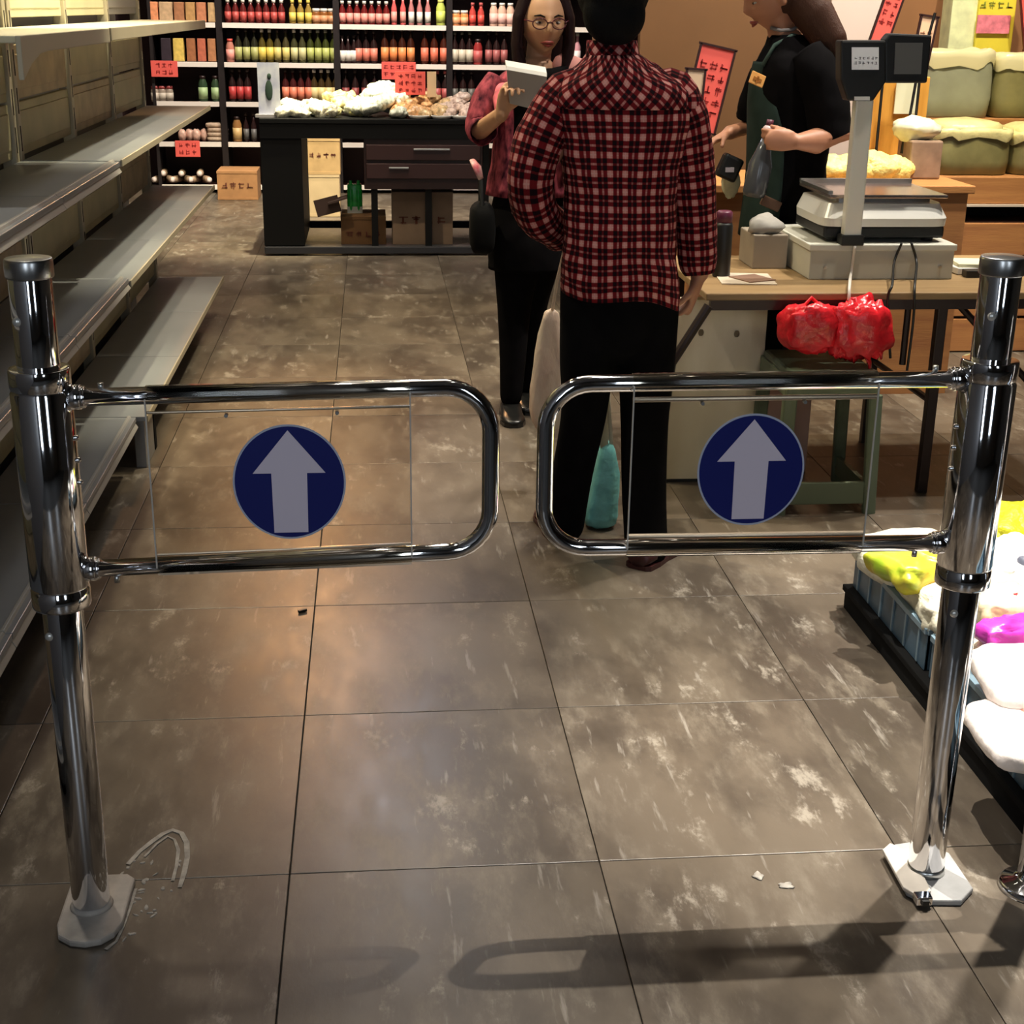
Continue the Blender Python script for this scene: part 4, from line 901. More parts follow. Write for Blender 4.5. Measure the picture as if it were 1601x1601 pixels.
b = MB(); b.bb(1.215, 1.23, 4.03, 4.34, .03, .09); b.build('stretcher', gs, r); b = MB(); b.bb(1.482, 1.497, 4.03, 4.34, .03, .09); b.build('stretcher', gs2, r)
rb = mat('red_plastic_film', (.75, .02, .03), .25, var=.35, scale=20, bump=.8, bscale=25)
def bagmesh(c, r_, seed, amp=.13): b = MB(); b.ell(c, r_, 36, 24, amp=amp, seed=seed, p=3); return b
c1, c2 = at(1268, 512, y=4.10), at(1345, 515, y=4.09)
r = thing('red_bag', (c1.x, 4.10, .53), 'plump red plastic bag hanging from the table edge, left of the pair', 'bag')
b = bagmesh(c1, (.088, .045, .068), 3); b.build('bag_body', rb, r, smooth=True); b = MB(); b.tube([c1 + Vector((-.04, 0, .05)), (c1.x, 4.12, .65), c1 + Vector((.04, 0, .05))], .006, 8); b.build('handle', rb, r)
r = thing('red_bag', (c2.x, 4.09, .50), 'crumpled red plastic bag with trailing tails hanging above the stool, right of the pair', 'bag')
b = bagmesh(c2, (.078, .045, .085), 8, .2); b.build('bag_body', rb, r, smooth=True)
for k, (a, e) in enumerate((((1370, 540), (1378, 560)), ((1352, 550), (1360, 585)), ((1330, 545), (1335, 565)))):
    b = MB(); b.limb([at(*a, y=4.08), at((a[0] + e[0]) / 2 + 4, (a[1] + e[1]) / 2, y=4.07), at(*e, y=4.08)], [(.02, .008), (.015, .005), (.008, .004)], 10); b.build('tail', rb, r, smooth=True)
b = MB(); b.tube([c2 + Vector((-.03, 0, .06)), (c2.x, 4.12, .65), c2 + Vector((.03, 0, .06))], .006, 8); b.build('handle', rb, r)
# pinkish crate seen through the stool legs
b = MB(); b.bb(1.27, 1.42, 4.44, 4.49, .0, .34); tag(b.build('pink_board', mat('pinkish_board', (.50, .30, .24), .7, var=.1), bevel=.003), 'pinkish board leaning behind the green stool', 'board')
b = MB(); b.ell((1.33, 4.40, .05), (.05, .03, .05), 16, 10, amp=.15, seed=2); tag(b.build('crumpled_paper', mat('pale_litter', (.55, .45, .35), .7), smooth=True), 'crumpled pale bag on the floor behind the stool', 'litter')

# ------------------------------------------------------------------ crates and bags at the right
r = thing('black_pallet', (1.75, 2.7, 0), 'low black pallet added as the shadow under the blue trays at the right', 'pallet')  # black slab in place of the shadow below the trays
b = MB(); b.bb(1.185, 2.35, 1.75, 3.32, .045, .062); b.build('deck', blackmat, r, bevel=.003)
for x in (1.23, 1.75, 2.3):
    b = MB(); b.bb(x - .04, x + .04, 1.76, 3.31, 0, .045); b.build('runner', blackmat, r)
blue = mat('slate_blue_plastic', (.06, .11, .16), .45, var=.2, scale=10)
def tray(x0, x1, y0, y1, z, h, label):
    r = thing('blue_tray', ((x0 + x1) / 2, (y0 + y1) / 2, z), label, 'crate')
    b = MB(); b.bb(x0 + .012, x1 - .012, y0 + .012, y1 - .012, z, z + .008); b.build('bottom', blue, r)
    for (xa, xb, ya, yb) in ((x0, x0 + .010, y0, y1), (x1 - .010, x1, y0, y1), (x0, x1, y0, y0 + .010), (x0, x1, y1 - .010, y1)):
        b = MB(); b.bb(xa, xb, ya, yb, z + .0, z + h); w_ = b.build('side', blue, r, bevel=.002)
        b = MB()
        if xb - xa < .1:
            b.bb(xa - .006, xb + .006, ya, yb, z + h - .012, z + h + .002)
            for k in range(6): q = ya + (yb - ya) * (k + .5) / 6; b.bb(xa - .004, xb + .001, q - .004, q + .004, z + .005, z + h - .012)
        else: b.bb(xa, xb, ya - .006, yb + .006, z + h - .012, z + h + .002)
        b.build('rim', mat('pale_blue_rim', (.16, .24, .30), .4), w_, bevel=.001)
    return r
tray(1.205, 1.75, 2.80, 3.30, .063, .10, 'slate blue tray holding the cream package, farthest along the pallet')
tray(1.205, 1.75, 2.28, 2.77, .063, .10, 'slate blue tray in the middle of the pallet behind the right gate post')
tray(1.215, 1.75, 1.78, 2.25, .063, .10, 'slate blue tray nearest the camera under the white sacks')
tray(1.77, 2.30, 2.55, 3.25, .063, .075, 'slate blue tray in the second row of the pallet')
tray(1.77, 2.30, 1.80, 2.50, .063, .075, 'slate blue tray in the second row, nearest the right edge')
def pillow(c, r_, m_, label, seed=0, rz=0, amp=.05, name='rice_sack', cat='sack', tilt=0, prints=None, q=2.4):
    r = thing(name, (c[0], c[1], c[2] - r_[2]), label, cat)
    M = Matrix.Rotation(rz, 3, 'Z') @ Matrix.Rotation(tilt, 3, 'Y')
    b = MB(); b.ell(c, r_, 40, 22, amp=amp, seed=seed, M=M, p=4.5, q=q); b.build('bag', m_, r, smooth=True)
    if prints:
        b = MB(); b.ell(Vector(c) + M @ Vector((prints[0] * r_[0], prints[1] * r_[1], r_[2] * .35)), (r_[0] * prints[2], r_[1] * prints[3], r_[2] * .72), 24, 12, M=M, p=3); b.build('print', prints[4], r, smooth=True)
    return r
cr = mat('cream_mesh_bag', (.80, .76, .60), .55, var=.22, scale=25, bump=.5, bscale=50)
wb = mat('white_woven_sack', (.86, .84, .80), .5, var=.10, scale=25, bump=.3, bscale=40)
wp = mat('pinkish_white_sack', (.86, .78, .74), .5, var=.15, scale=25, bump=.3, bscale=40)
def on(px_, py_, z): q = at(px_, py_, z=z); return (q.x, q.y, q.z)
pillow((1.305, 3.17, .185), (.135, .14, .050), cr, 'cream package at the far corner of the pallet', 1, .1, .07)
pillow((1.335, 2.89, .185), (.135, .15, .052), cr, 'cream crumpled bag behind the right gate post', 2, -.1, .12)
pillow((1.37, 2.60, .18), (.13, .12, .048), mat('tan_mesh_bag', (.70, .58, .42), .55, var=.3, scale=30, bump=.5), 'tan mottled bag right of the right gate post', 3, .2, .1)
pillow(on(1424, 888, .235), (.075, .085, .04), mat('green_melon_bag', (.30, .55, .03), .35, col2=(.85, .50, .06), scale=9), 'green and orange bag on top of the cream package', 5, .3, .12, 'fruit_bag', 'bag')
pillow(on(1590, 822, .24), (.12, .12, .05), mat('yellow_net', (.82, .80, .02), .4, var=.25, scale=40, bump=.7), 'bright yellow bag at the far end of the pallet', 6, 0, .16, 'yellow_bag', 'bag')
pillow(on(1588, 885, .24), (.12, .13, .05), wb, 'white plastic bag with dark mark right of the gate post sleeve', 7, .3, .12, 'white_bag', 'bag', prints=(-.35, -.5, .12, .12, mat('grey_print', (.12, .13, .18), .5)))
pillow(on(1575, 948, .235), (.085, .06, .04), mat('peach_bag', (.82, .66, .42), .45, var=.35, scale=30), 'peach mottled bag between the white bag and the purple one', 8, .2, .14, 'peach_bag', 'bag')
pillow(on(1594, 938, .255), (.02, .02, .015), mat('red_print', (.6, .01, .03), .4), 'small dark red packet on the peach bag', 14, .2, .1, 'red_packet', 'packet')
pillow(on(1582, 988, .245), (.075, .045, .03), mat('purple_bag', (.62, .05, .48), .3, var=.3, scale=20), 'purple magenta bag above the white sack', 9, .15, .12, 'purple_bag', 'bag')
pillow(on(1622, 1062, .235), (.115, .13, .04), wp, 'white sack with red print, upper of the two nearest the right edge', 10, -.12, .03)
last = [o for o in bpy.data.objects if o.name.startswith('rice_sack') and o.parent is None][-1]
for k in range(7):
    q = on(1555 + k * 9, 1048 + k * 12, .235); b = MB(); b.ell((q[0], q[1], .228), (.004, .007, .005), 8, 6); b.build('print_mark', mat('faded_red_print', (.50, .16, .12), .6), last, smooth=True)
pillow(on(1625, 1150, .195), (.12, .12, .038), wp, 'white pinkish sack, lower of the two nearest the right edge', 11, -.08, .03)
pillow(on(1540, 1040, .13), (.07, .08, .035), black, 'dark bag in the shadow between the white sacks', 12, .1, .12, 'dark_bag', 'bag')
for k, (x, y, zz) in enumerate(((2.0, 3.0, .2), (2.05, 2.6, .2), (2.0, 2.2, .2), (1.64, 2.22, .2), (1.60, 1.95, .2))):
    pillow((x, y, zz - .02), (.19 if x > 1.8 else .10, .17 if x > 1.8 else .14, .07), wb, 'white sack in the second row, ' + ['farthest of the row', 'behind the peach bag', 'beyond the right edge', 'right of the printed sack', 'nearest the camera'][k], 20 + k, .1 * k)

# ------------------------------------------------------------------ people helpers
def hand(mb, wrist, d, n, side, curl=.5, sc=1.0, thumb_out=.6, mi=0):
    """d: pointing along the fingers, n: out of the palm, side: +1 / -1 side of the thumb"""
    wrist = Vector(wrist); d = Vector(d).normalized(); n = (Vector(n) - d * Vector(n).dot(d)).normalized(); s = d.cross(n).normalized() * side
    w = .038 * sc
    mb.limb([wrist - d * .01, wrist + d * .02 * sc, wrist + d * .055 * sc, wrist + d * .085 * sc], [(.026 * sc, .019 * sc), (.031 * sc, .018 * sc), (w, .015 * sc), (w * .95, .012 * sc)], 16, mi, ref=n, rnd=True)
    for k, (off, ln, r) in enumerate(((.030, .070, .0085), (.010, .078, .0088), (-.010, .073, .0085), (-.029, .058, .0075))):
        p = wrist + d * .082 * sc + s * off * sc; dd = d.copy(); pts = [p - dd * .015]; rr = [r * sc]
        for j, f in enumerate((.45, .32, .23)):
            a = curl * (.9 + .15 * k) * (1, 1.15, .8)[j]
            axis = d.cross(n); dd = (Matrix.Rotation(a, 3, axis) @ dd).normalized()
            pts.append(p); rr.append(r * sc * (1 - .08 * j)); p = p + dd * ln * f * sc
        pts.append(p); rr.append(r * sc * .75)
        mb.limb(pts, rr, 10, mi, rnd=True)
    p = wrist + d * .025 * sc + s * .026 * sc; dd = (d * .8 + s * thumb_out + n * .25).normalized()
    p2 = p + dd * .032 * sc; dd2 = (dd + n * curl * .7 + d * .2).normalized(); p3 = p2 + dd2 * .028 * sc; p4 = p3 + (dd2 + n * curl * .4).normalized() * .022 * sc
    mb.limb([p, p2, p3, p4], [.012 * sc, .0105 * sc, .0095 * sc, .008 * sc], 10, mi, rnd=True)
def head(mb, c, M, sc=1.0):
    """front of the face is local -Y"""
    c = Vector(c); rings = []; rows, seg = 44, 56
    def g(x, s): return math.exp(-(x / s) ** 2)
    for i in range(1, rows):
        a = -PI / 2 + PI * i / rows; ca, sa = math.cos(a), math.sin(a); ring = []
        for k in range(seg):
            t = 2 * PI * k / seg; x, y, z = math.cos(t) * ca, math.sin(t) * ca, sa
            X, Y, Z = x * .076, y * .094, z * .112
            lo = max(0, -z)
            X *= 1 - .34 * lo ** 1.3
            if y > 0: Y *= 1 - .45 * lo ** 1.1
            else: Y *= 1 - .10 * lo
            if y < 0:
                fr_ = min(1, -y * 1.6)
                Y -= fr_ * .020 * g(X, .011) * g(Z + .022, .020) + fr_ * .010 * g(X, .009) * g(Z - .004, .022)   # nose
                Y += fr_ * .010 * (g(X - .030, .017) + g(X + .030, .017)) * g(Z - .004, .013)                     # eye sockets
                Y -= fr_ * .006 * g(X, .020) * g(Z + .056, .007) + fr_ * .005 * g(X, .018) * g(Z + .068, .006)     # lips
                Y -= fr_ * .008 * g(X, .018) * g(Z + .095, .014)                                                # chin
                Y -= fr_ * .004 * g(Z - .024, .008) * g(abs(X) - .026, .022)                                    # brow
                Y -= fr_ * .005 * (g(X - .040, .018) + g(X + .040, .018)) * g(Z + .022, .018)                     # cheeks
            ring.append(c + M @ (Vector((X, Y, Z)) * sc))
        rings.append(ring)
    mb.loft(rings)
    for s in (-1, 1):   # ears
        e = c + M @ (Vector((s * .075, .006, -.008)) * sc)
        mb.ell(e, (.010 * sc, .020 * sc, .031 * sc), 12, 10, M=M @ Matrix.Rotation(s * .25, 3, 'Z'))
def face_parts(body, c, M, sc=1.0, glasses=True, lipc=(.28, .05, .04)):
    c = Vector(c)
    def L(x, y, z): return c + M @ (Vector((x, y, z)) * sc)
    for s in (-1, 1):
        b = MB(); b.ell(L(s * .030, -.0745, .002), (.0125 * sc, .009 * sc, .0042 * sc), 14, 10, M=M); e = b.build('eye', mat('eye_white', (.55, .48, .44), .3), body, smooth=True)
        b = MB(); b.ell(L(s * .030, -.0815, .002), (.0050 * sc, .0035 * sc, .0038 * sc), 12, 8, M=M); b.build('iris', mat('dark_iris', (.015, .008, .006), .2), e, smooth=True)
        b = MB(); b.limb([L(s * .014, -.0905, .020), L(s * .030, -.0890, .026), L(s * .048, -.078, .022)], [.002 * sc, .003 * sc, .0018 * sc], 8); b.build('eyebrow', hair_m, body, smooth=True)
    b = MB(); b.limb([L(-.023, -.082, -.0615), L(-.010, -.0935, -.0575), L(0, -.095, -.059), L(.010, -.0935, -.0575), L(.023, -.082, -.0615)], [(.0025, .002), (.004, .005), (.004, .006), (.004, .005), (.0025, .002)], 10)
    b.limb([L(-.018, -.084, -.066), L(0, -.0935, -.069), L(.018, -.084, -.066)], [(.0025, .002), (.004, .006), (.0025, .002)], 10); b.build('lips', mat('lips', lipc, .4), body, smooth=True)
    if glasses:
        b = MB(); fm_ = mat('maroon_spectacle', (.08, .01, .02), .25)
        for s in (-1, 1):
            pts = [L(s * .032 + math.cos(t) * .024, -.100 + abs(math.cos(t) + s) * .003, .0 + math.sin(t) * .017) for t in [2 * PI * k / 20 for k in range(21)]]
            b.tube(pts, .0019 * sc, 8)
            b.tube([L(s * .056, -.095, .006), L(s * .076, -.06, .008), L(s * .079, .0, .004)], .0018 * sc, 8)
        b.tube([L(-.008, -.103, .004), L(0, -.105, .007), L(.008, -.103, .004)], .0018 * sc, 8)
        b.build('spectacles', fm_, body, smooth=True)
def shoe(parent, heel, d, m_, ln=.23, w=.042, h=.05, sole=None, name='shoe'):
    d = Vector(d).normalized(); heel = Vector(heel); rings = []
    x, y, _ = frame(d, (0, 0, 1)); b = MB()
    prof = [(0, .6, .7), (.04, .9, 1.0), (.25, 1.0, 1.05), (.5, .95, .75), (.75, 1.08, .55), (.93, .8, .42), (1, .35, .3)]
    for t, a, hh in prof:
        cpt = heel + d * ln * t + Vector((0, 0, h * hh * .5 + .008))
        rings.append([cpt + x * math.cos(q) * w * a + Vector((0, 0, 1)) * math.sin(q) * h * hh * .5 for q in [2 * PI * k / 18 for k in range(18)]])
    b.loft(rings); o = b.build(name, m_, parent, smooth=True)
    b = MB(); poly = [heel + d * ln * t + x * s * w * a * 1.03 for s in (1,) for t, a, hh in prof] + [heel + d * ln * t - x * w * a * 1.03 for t, a, hh in reversed(prof)]
    b.prism([(p.x, p.y) for p in poly], heel.z, heel.z + .014); b.build('sole', sole or m_, o)
    return o
def garment(name, rings, m_, parent, solid=.004, sub=1, fold=.0, fsize=.05):
    b = MB(); b.loft(rings, cap=False); o = b.build(name, m_, parent, smooth=True, solid=solid if not fold else 0)
    md = o.modifiers.new('sub', 'SUBSURF'); md.levels = md.render_levels = sub
    if fold: wrinkle(o, fold, fsize)
    if fold:
        md = o.modifiers.new('solid', 'SOLIDIFY'); md.thickness = solid; md.offset = 1
    return o
def interp(keys, n):
    """keys: list of tuples of equal length, first = parameter ; catmull-rom in between"""
    out_ = []
    for i in range(n):
        t = i / (n - 1) * (len(keys) - 1); k = min(int(t), len(keys) - 2); u = t - k
        p0, p1, p2, p3 = keys[max(0, k - 1)], keys[k], keys[k + 1], keys[min(len(keys) - 1, k + 2)]
        out_.append(tuple(.5 * (2 * b_ + (-a_ + c_) * u + (2 * a_ - 5 * b_ + 4 * c_ - d_) * u * u + (-a_ + 3 * b_ - 3 * c_ + d_) * u ** 3) for a_, b_, c_, d_ in zip(p0, p1, p2, p3)))
    return out_
def sleeve(name, keys, m_, parent, n=22, fold=.012, seg=26, cap=False):
    ks = interp(keys, n); b = MB(); b.limb([k[:3] for k in ks], [(k[3], k[4]) for k in ks], seg, cap=cap)
    o = b.build(name, m_, parent, smooth=True)
    if fold: wrinkle(o, fold, .045)
    md = o.modifiers.new('solid', 'SOLIDIFY'); md.thickness = .003; md.offset = 1
    return o

# ------------------------------------------------------------------ woman in the plaid shirt (back to us)
PX, PYc = .635, 3.67
person = thing('person', (PX, PYc, 0), 'person seen from behind in a red plaid shirt and black trousers, hand on hip', 'person')
b = MB()
b.limb([(PX + .0, PYc, .78), (PX, PYc, .92), (PX, PYc, 1.10), (PX, PYc, 1.22), (PX - .01, PYc, 1.285)], [(.135, .095), (.115, .085), (.125, .085), (.115, .075), (.06, .05)], 24, ref=(0, 1, 0), rnd=True)
hc = Vector((.590, 3.69, 1.50))
b.limb([(.60, 3.675, 1.27), (.592, 3.68, 1.36), (.59, 3.69, 1.43)], [.052, .048, .050], 16)
MH = Matrix.Rotation(PI, 3, 'Z') @ Matrix.Rotation(.1, 3, 'X')
head(b, hc, MH, 1.0)
SHL, ELL, WRL = (.49, 3.67, 1.20), (.392, 3.66, 1.035), (.50, 3.83, .88)
SHR, ELR, WRR = (.755, 3.67, 1.20), (.820, 3.68, 1.0), (.848, 3.69, .80)
b.limb([SHL, ELL, WRL], [.045, .036, .026], 14, rnd=True); hand(b, WRL, (.5, .6, -.3), (1, -.4, 0), 1, .5)
b.limb([SHR, ELR, WRR], [.045, .036, .026], 14, rnd=True); hand(b, WRR, (-.22, .10, -1), (-1, .3, .1), -1, .55, 1.0)
HPL, KNL, ANL = (.565, 3.67, .76), (.552, 3.69, .42), (.532, 3.86, .07)
HPR, KNR, ANR = (.705, 3.67, .76), (.715, 3.67, .42), (.735, 3.67, .07)
b.limb([HPL, KNL, ANL], [.072, .048, .032], 14, rnd=True); b.limb([HPR, KNR, ANR], [.072, .048, .032], 14, rnd=True)
b.build('body', skin, person, remesh=.006, smooth_it=3, origin=(PX, PYc, 0))
# trousers
def trouser_leg(mb, pts, rad): ks = interp([p + r_ for p, r_ in zip(pts, rad)], 16); mb.limb([k[:3] for k in ks], [(k[3], k[4]) for k in ks], 22, rnd=True)
b = MB(); trouser_leg(b, [HPL, (.556, 3.68, .58), KNL, (.540, 3.79, .22), (.532, 3.86, .035)], [(.088, .10), (.075, .082), (.062, .064), (.058, .058), (.056, .056)])
trouser_leg(b, [HPR, (.712, 3.67, .58), KNR, (.722, 3.67, .22), (.735, 3.66, .035)], [(.088, .10), (.078, .082), (.066, .066), (.062, .062), (.060, .060)])
b.limb([(PX, PYc, .70), (PX, PYc, .78), (PX, PYc, .90)], [(.145, .112), (.150, .115), (.135, .10)], 26, ref=(0, 1, 0), rnd=True)
b.build('trousers', cloth_black, person, remesh=.008, smooth_it=4, origin=(PX, PYc, 0))
brs = mat('maroon_shoe', (.045, .010, .010), .4)
shoe(person, (.520, 3.84, 0), (-.1, 1, 0), brs); shoe(person, (.700, 3.60, 0), (.62, .78, 0), brs, ln=.22)
# shirt
pl_main = plaid('plaid_cloth'); pl_diag = plaid('plaid_cloth_diagonal', rot=.785, period=.044); pl_arm = plaid('plaid_cloth_sleeve', rot=.0, period=.044, tint=(1.0, .95, .95))
#            z    cx    cy    rx    ry   hemslope
keys = [(.745, .635, 3.665, .152, .122), (.80, .632, 3.665, .150, .122), (.88, .628, 3.665, .143, .118), (1.0, .625, 3.665, .138, .110), (1.10, .622, 3.665, .150, .110), (1.19, .622, 3.665, .170, .108), (1.25, .618, 3.665, .172, .100), (1.285, .612, 3.665, .145, .088), (1.315, .604, 3.67, .095, .072), (1.345, .597, 3.675, .062, .058)]
rings = []; B0 = MB()
for (z, cx, cy, rx, ry) in interp(keys, 34):
    hs = max(0, (.93 - z) / .2)
    rings.append([Vector((p.x, p.y, z - hs * (p.x - .635) * .22 + .02 * hs * math.sin((p.x - .6) * 18))) for p in B0.ring((cx, cy, 0), rx, ry, 48, 2.4)])
sh = garment('shirt', rings, pl_main, person, fold=.022, fsize=.07)
# yoke: diagonal plaid over the shoulders
kz = [k for k in interp(keys, 34) if k[0] >= 1.205]
rings = [[p for p in B0.ring((cx, cy, z), rx + .0045, ry + .0045, 48, 2.4)] for (z, cx, cy, rx, ry) in kz]
yk = garment('yoke', rings, pl_diag, sh, fold=.022, fsize=.07, solid=.002)
b = MB(); b.loft([b.ring((.598, 3.675, 1.325), .066, .062, 30), b.ring((.594, 3.68, 1.352), .060, .058, 30), b.ring((.592, 3.683, 1.378), .056, .055, 30)], cap=False)
o = b.build('collar', pl_diag, sh, smooth=True, solid=.006)
sleeve('sleeve', [(.535, 3.67, 1.262, .030, .035), (.485, 3.67, 1.252, .050, .056), (.430, 3.665, 1.17, .062, .062), (.400, 3.66, 1.09, .058, .058), (.394, 3.665, 1.02, .055, .055), (.42, 3.71, .95, .054, .054), (.462, 3.78, .91, .050, .050), (.49, 3.82, .88, .042, .042)], pl_arm, person)
sleeve('sleeve', [(.700, 3.67, 1.268, .030, .035), (.745, 3.67, 1.258, .048, .056), (.785, 3.67, 1.19, .058, .058), (.806, 3.675, 1.10, .053, .055), (.822, 3.68, 1.0, .051, .052), (.834, 3.685, .90, .049, .049), (.842, 3.69, .83, .046, .046), (.846, 3.69, .80, .036, .036)], pl_arm, person)
for s, x in ((-1, .47), (1, .775)):
    b = MB(); b.ell((x, 3.67, 1.225), (.050, .062, .060), 20, 14); b.build('shoulder_cap', pl_arm, sh, smooth=True)
# hair
b = MB(); b.ell(hc + Vector((.0, -.022, .015)), (.092, .098, .118), 36, 24, amp=.02, seed=3); b.ell(hc + Vector((-.002, -.055, -.060)), (.078, .052, .075), 30, 18, amp=.02, seed=5)
b.build('hair', hair_m, person, remesh=.006, smooth_it=3)

# ------------------------------------------------------------------ woman with glasses
WX, WY = .565, 5.20
person = thing('person', (WX, WY, 0), 'person with long dark hair and glasses in a red coat reading a white pad', 'person')
b = MB()
b.limb([(WX - .02, WY, .70), (WX - .01, WY, .90), (WX, WY, 1.08), (WX, WY, 1.18), (WX + .01, WY, 1.235)], [(.12, .09), (.095, .075), (.115, .08), (.125, .075), (.07, .055)], 24, ref=(0, 1, 0), rnd=True)
hc = Vector((.592, 5.20, 1.412)); MH = Matrix.Rotation(.12, 3, 'Z') @ Matrix.Rotation(.10, 3, 'X')
b.limb([(.575, 5.22, 1.20), (.582, 5.22, 1.30), (.59, 5.22, 1.37)], [.048, .044, .046], 16)
head(b, hc, MH, 1.04)
S1, E1, W1 = (.435, 5.20, 1.185), (.372, 5.14, 1.045), (.435, 4.99, 1.115)
S2, E2, W2 = (.70, 5.20, 1.185), (.72, 5.14, 1.0), (.62, 4.99, 1.08)
b.limb([S1, E1, W1], [.042, .034, .024], 14, rnd=True); hand(b, W1, (.25, -.12, .9), (.45, -1, .1), 1, .75, .92)
b.limb([S2, E2, W2], [.042, .034, .024], 14, rnd=True); hand(b, W2, (-.35, -.15, .8), (-.45, -1, .1), -1, .75, .92)
L1 = [(.515, 5.20, .70), (.505, 5.19, .40), (.498, 5.19, .07)]; L2 = [(.615, 5.22, .70), (.585, 5.30, .40), (.57, 5.36, .07)]
b.limb(L1, [.07, .048, .032], 14, rnd=True); b.limb(L2, [.07, .048, .032], 14, rnd=True)
body = b.build('body', skin2, person, remesh=.005, smooth_it=1, origin=(WX, WY, 0))
face_parts(body, hc, MH, 1.04)
b = MB()
trouser_leg(b, [L1[0], (.510, 5.19, .55), L1[1], (.503, 5.19, .22), L1[2]], [(.088, .09), (.080, .08), (.062, .062), (.050, .05), (.042, .042)])
trouser_leg(b, [L2[0], (.600, 5.26, .55), L2[1], (.575, 5.33, .22), L2[2]], [(.085, .09), (.075, .078), (.058, .06), (.05, .05), (.042, .042)])
b.build('leggings', cloth_black, person, remesh=.008, smooth_it=3, origin=(WX, WY, 0))
for (x, y) in ((.498, 5.20), (.572, 5.37)):
    shoe(person, (x, y + .05, 0), (-.02, -1, 0), mat('black_leather', (.008, .008, .008), .3), ln=.24, name='boot')
# black dress, flared
kd = [(.555, .555, .142, .13), (.70, .552, .138, .125), (.85, .555, .120, .105), (1.0, .562, .112, .095), (1.12, .568, .125, .092), (1.20, .572, .120, .082), (1.25, .578, .075, .062)]
rings = [[Vector((p.x, p.y, z)) for p in B0.ring((cx, WY, 0), rx, ry, 40, 2.3)] for (z, cx, rx, ry) in interp(kd, 24)]
garment('dress', rings, cloth_black, person, fold=.015, fsize=.09)
# open coat (two front panels and back) as an arc loft
coatm = mat('patterned_red_coat', (.48, .09, .12), .8, col2=(.03, .006, .015), scale=45, stretch=(1, 1, .5), spec=.1)
def coat_rings(keys, a0, a1, n=30):
    out_ = []
    for (z, cx, rx, ry) in interp(keys, 20):
        outer = []; inner = []
        for k in range(n):
            t = a0 + (a1 - a0) * k / (n - 1)
            outer.append(Vector((cx + math.cos(t) * rx, WY + math.sin(t) * ry, z))); inner.append(Vector((cx + math.cos(t) * (rx - .008), WY + math.sin(t) * (ry - .008), z)))
        out_.append(outer + inner[::-1])
    return out_
kc = [(.82, .555, .160, .135), (.95, .56, .142, .122), (1.05, .565, .140, .115), (1.15, .57, .155, .108), (1.21, .575, .150, .098), (1.255, .58, .095, .078)]
b = MB(); b.loft(coat_rings(kc, -PI / 2 + .52, 3 * PI / 2 - .62)); o = b.build('coat', coatm, person, smooth=True); wrinkle(o, .012, .06)
sleeve('coat_sleeve', [(.450, 5.20, 1.205, .052, .058), (.405, 5.18, 1.14, .056, .058), (.378, 5.15, 1.06, .054, .054), (.383, 5.11, 1.045, .047, .047)], coatm, person)
sleeve('coat_sleeve', [(.695, 5.20, 1.205, .055, .058), (.722, 5.18, 1.12, .056, .058), (.722, 5.14, 1.02, .054, .054), (.68, 5.07, 1.03, .046, .046)], coatm, person)
b = MB(); b.limb([(.665, 5.17, 1.262), (.70, 5.16, 1.245), (.735, 5.16, 1.20), (.735, 5.17, 1.14)], [(.02, .045), (.035, .055), (.04, .055), (.03, .045)], 16, rnd=True); o = b.build('pink_shoulder_panel', mat('pink_cloth', (.80, .35, .30), .8), person, smooth=True)
b = MB(); b.limb([(.452, 5.11, 1.19), (.445, 5.06, 1.16), (.44, 5.03, 1.11)], [(.03, .014), (.036, .018), (.026, .014)], 14, rnd=True); b.build('pink_lapel', mat('rose_cloth', (.62, .12, .15), .8, var=.4, scale=30), person, smooth=True)
# hair of the woman
b = MB()
b.ell(hc + Vector((0, .030, .028)), (.092, .095, .108), 30, 20, amp=.02, seed=7)
for s in (-1, 1):
    ks = [(hc.x + s * .060, 5.170, hc.z + .075), (hc.x + s * .088, 5.175, hc.z + .01), (hc.x + s * .090, 5.18, hc.z - .08), (hc.x + s * .080, 5.175, hc.z - .16), (hc.x + s * .070, 5.15, hc.z - .21)]
    b.limb(ks, [(.026, .030), (.020, .042), (.022, .046), (.024, .04), (.014, .02)], 14, rnd=True)
b.limb([(hc.x, 5.28, hc.z), (hc.x, 5.30, hc.z - .12), (hc.x, 5.31, hc.z - .22)], [(.08, .04), (.09, .03), (.075, .02)], 20, ref=(0, 1, 0), rnd=True)
b.build('hair', mat('dark_brown_hair', (.016, .006, .007), .55, spec=.15, bump=.4, bscale=100, stretch=(6, 6, .4)), person, remesh=.005, smooth_it=2)
# pad and black scarf
b = MB(); pp = [at(792, 108, y=4.93), at(855, 120, y=4.93), at(852, 175, y=4.96), at(797, 162, y=4.96)]
r = thing('notepad', sum(pp, Vector()) / 4, 'white spiral pad held open by the woman with glasses', 'notepad')
b.add(pp + [p + Vector((0, .012, .003)) for p in pp], [(3, 2, 1, 0), (4, 5, 6, 7), (0, 1, 5, 4), (1, 2, 6, 5), (2, 3, 7, 6), (3, 0, 4, 7)]); b.build('cover', mat('grey_pad_cover', (.42, .38, .34), .6), r)
q0, q1, q2, q3 = at(790, 100, y=4.95), at(853, 111, y=4.95), at(855, 120, y=4.925), at(792, 109, y=4.925)
b = MB(); b.add([q3, q2, q1, q0] + [p + Vector((0, .006, .012)) for p in (q3, q2, q1, q0)], [(3, 2, 1, 0), (4, 5, 6, 7), (0, 1, 5, 4), (1, 2, 6, 5), (2, 3, 7, 6), (3, 0, 4, 7)]); b.build('pages', white, r)
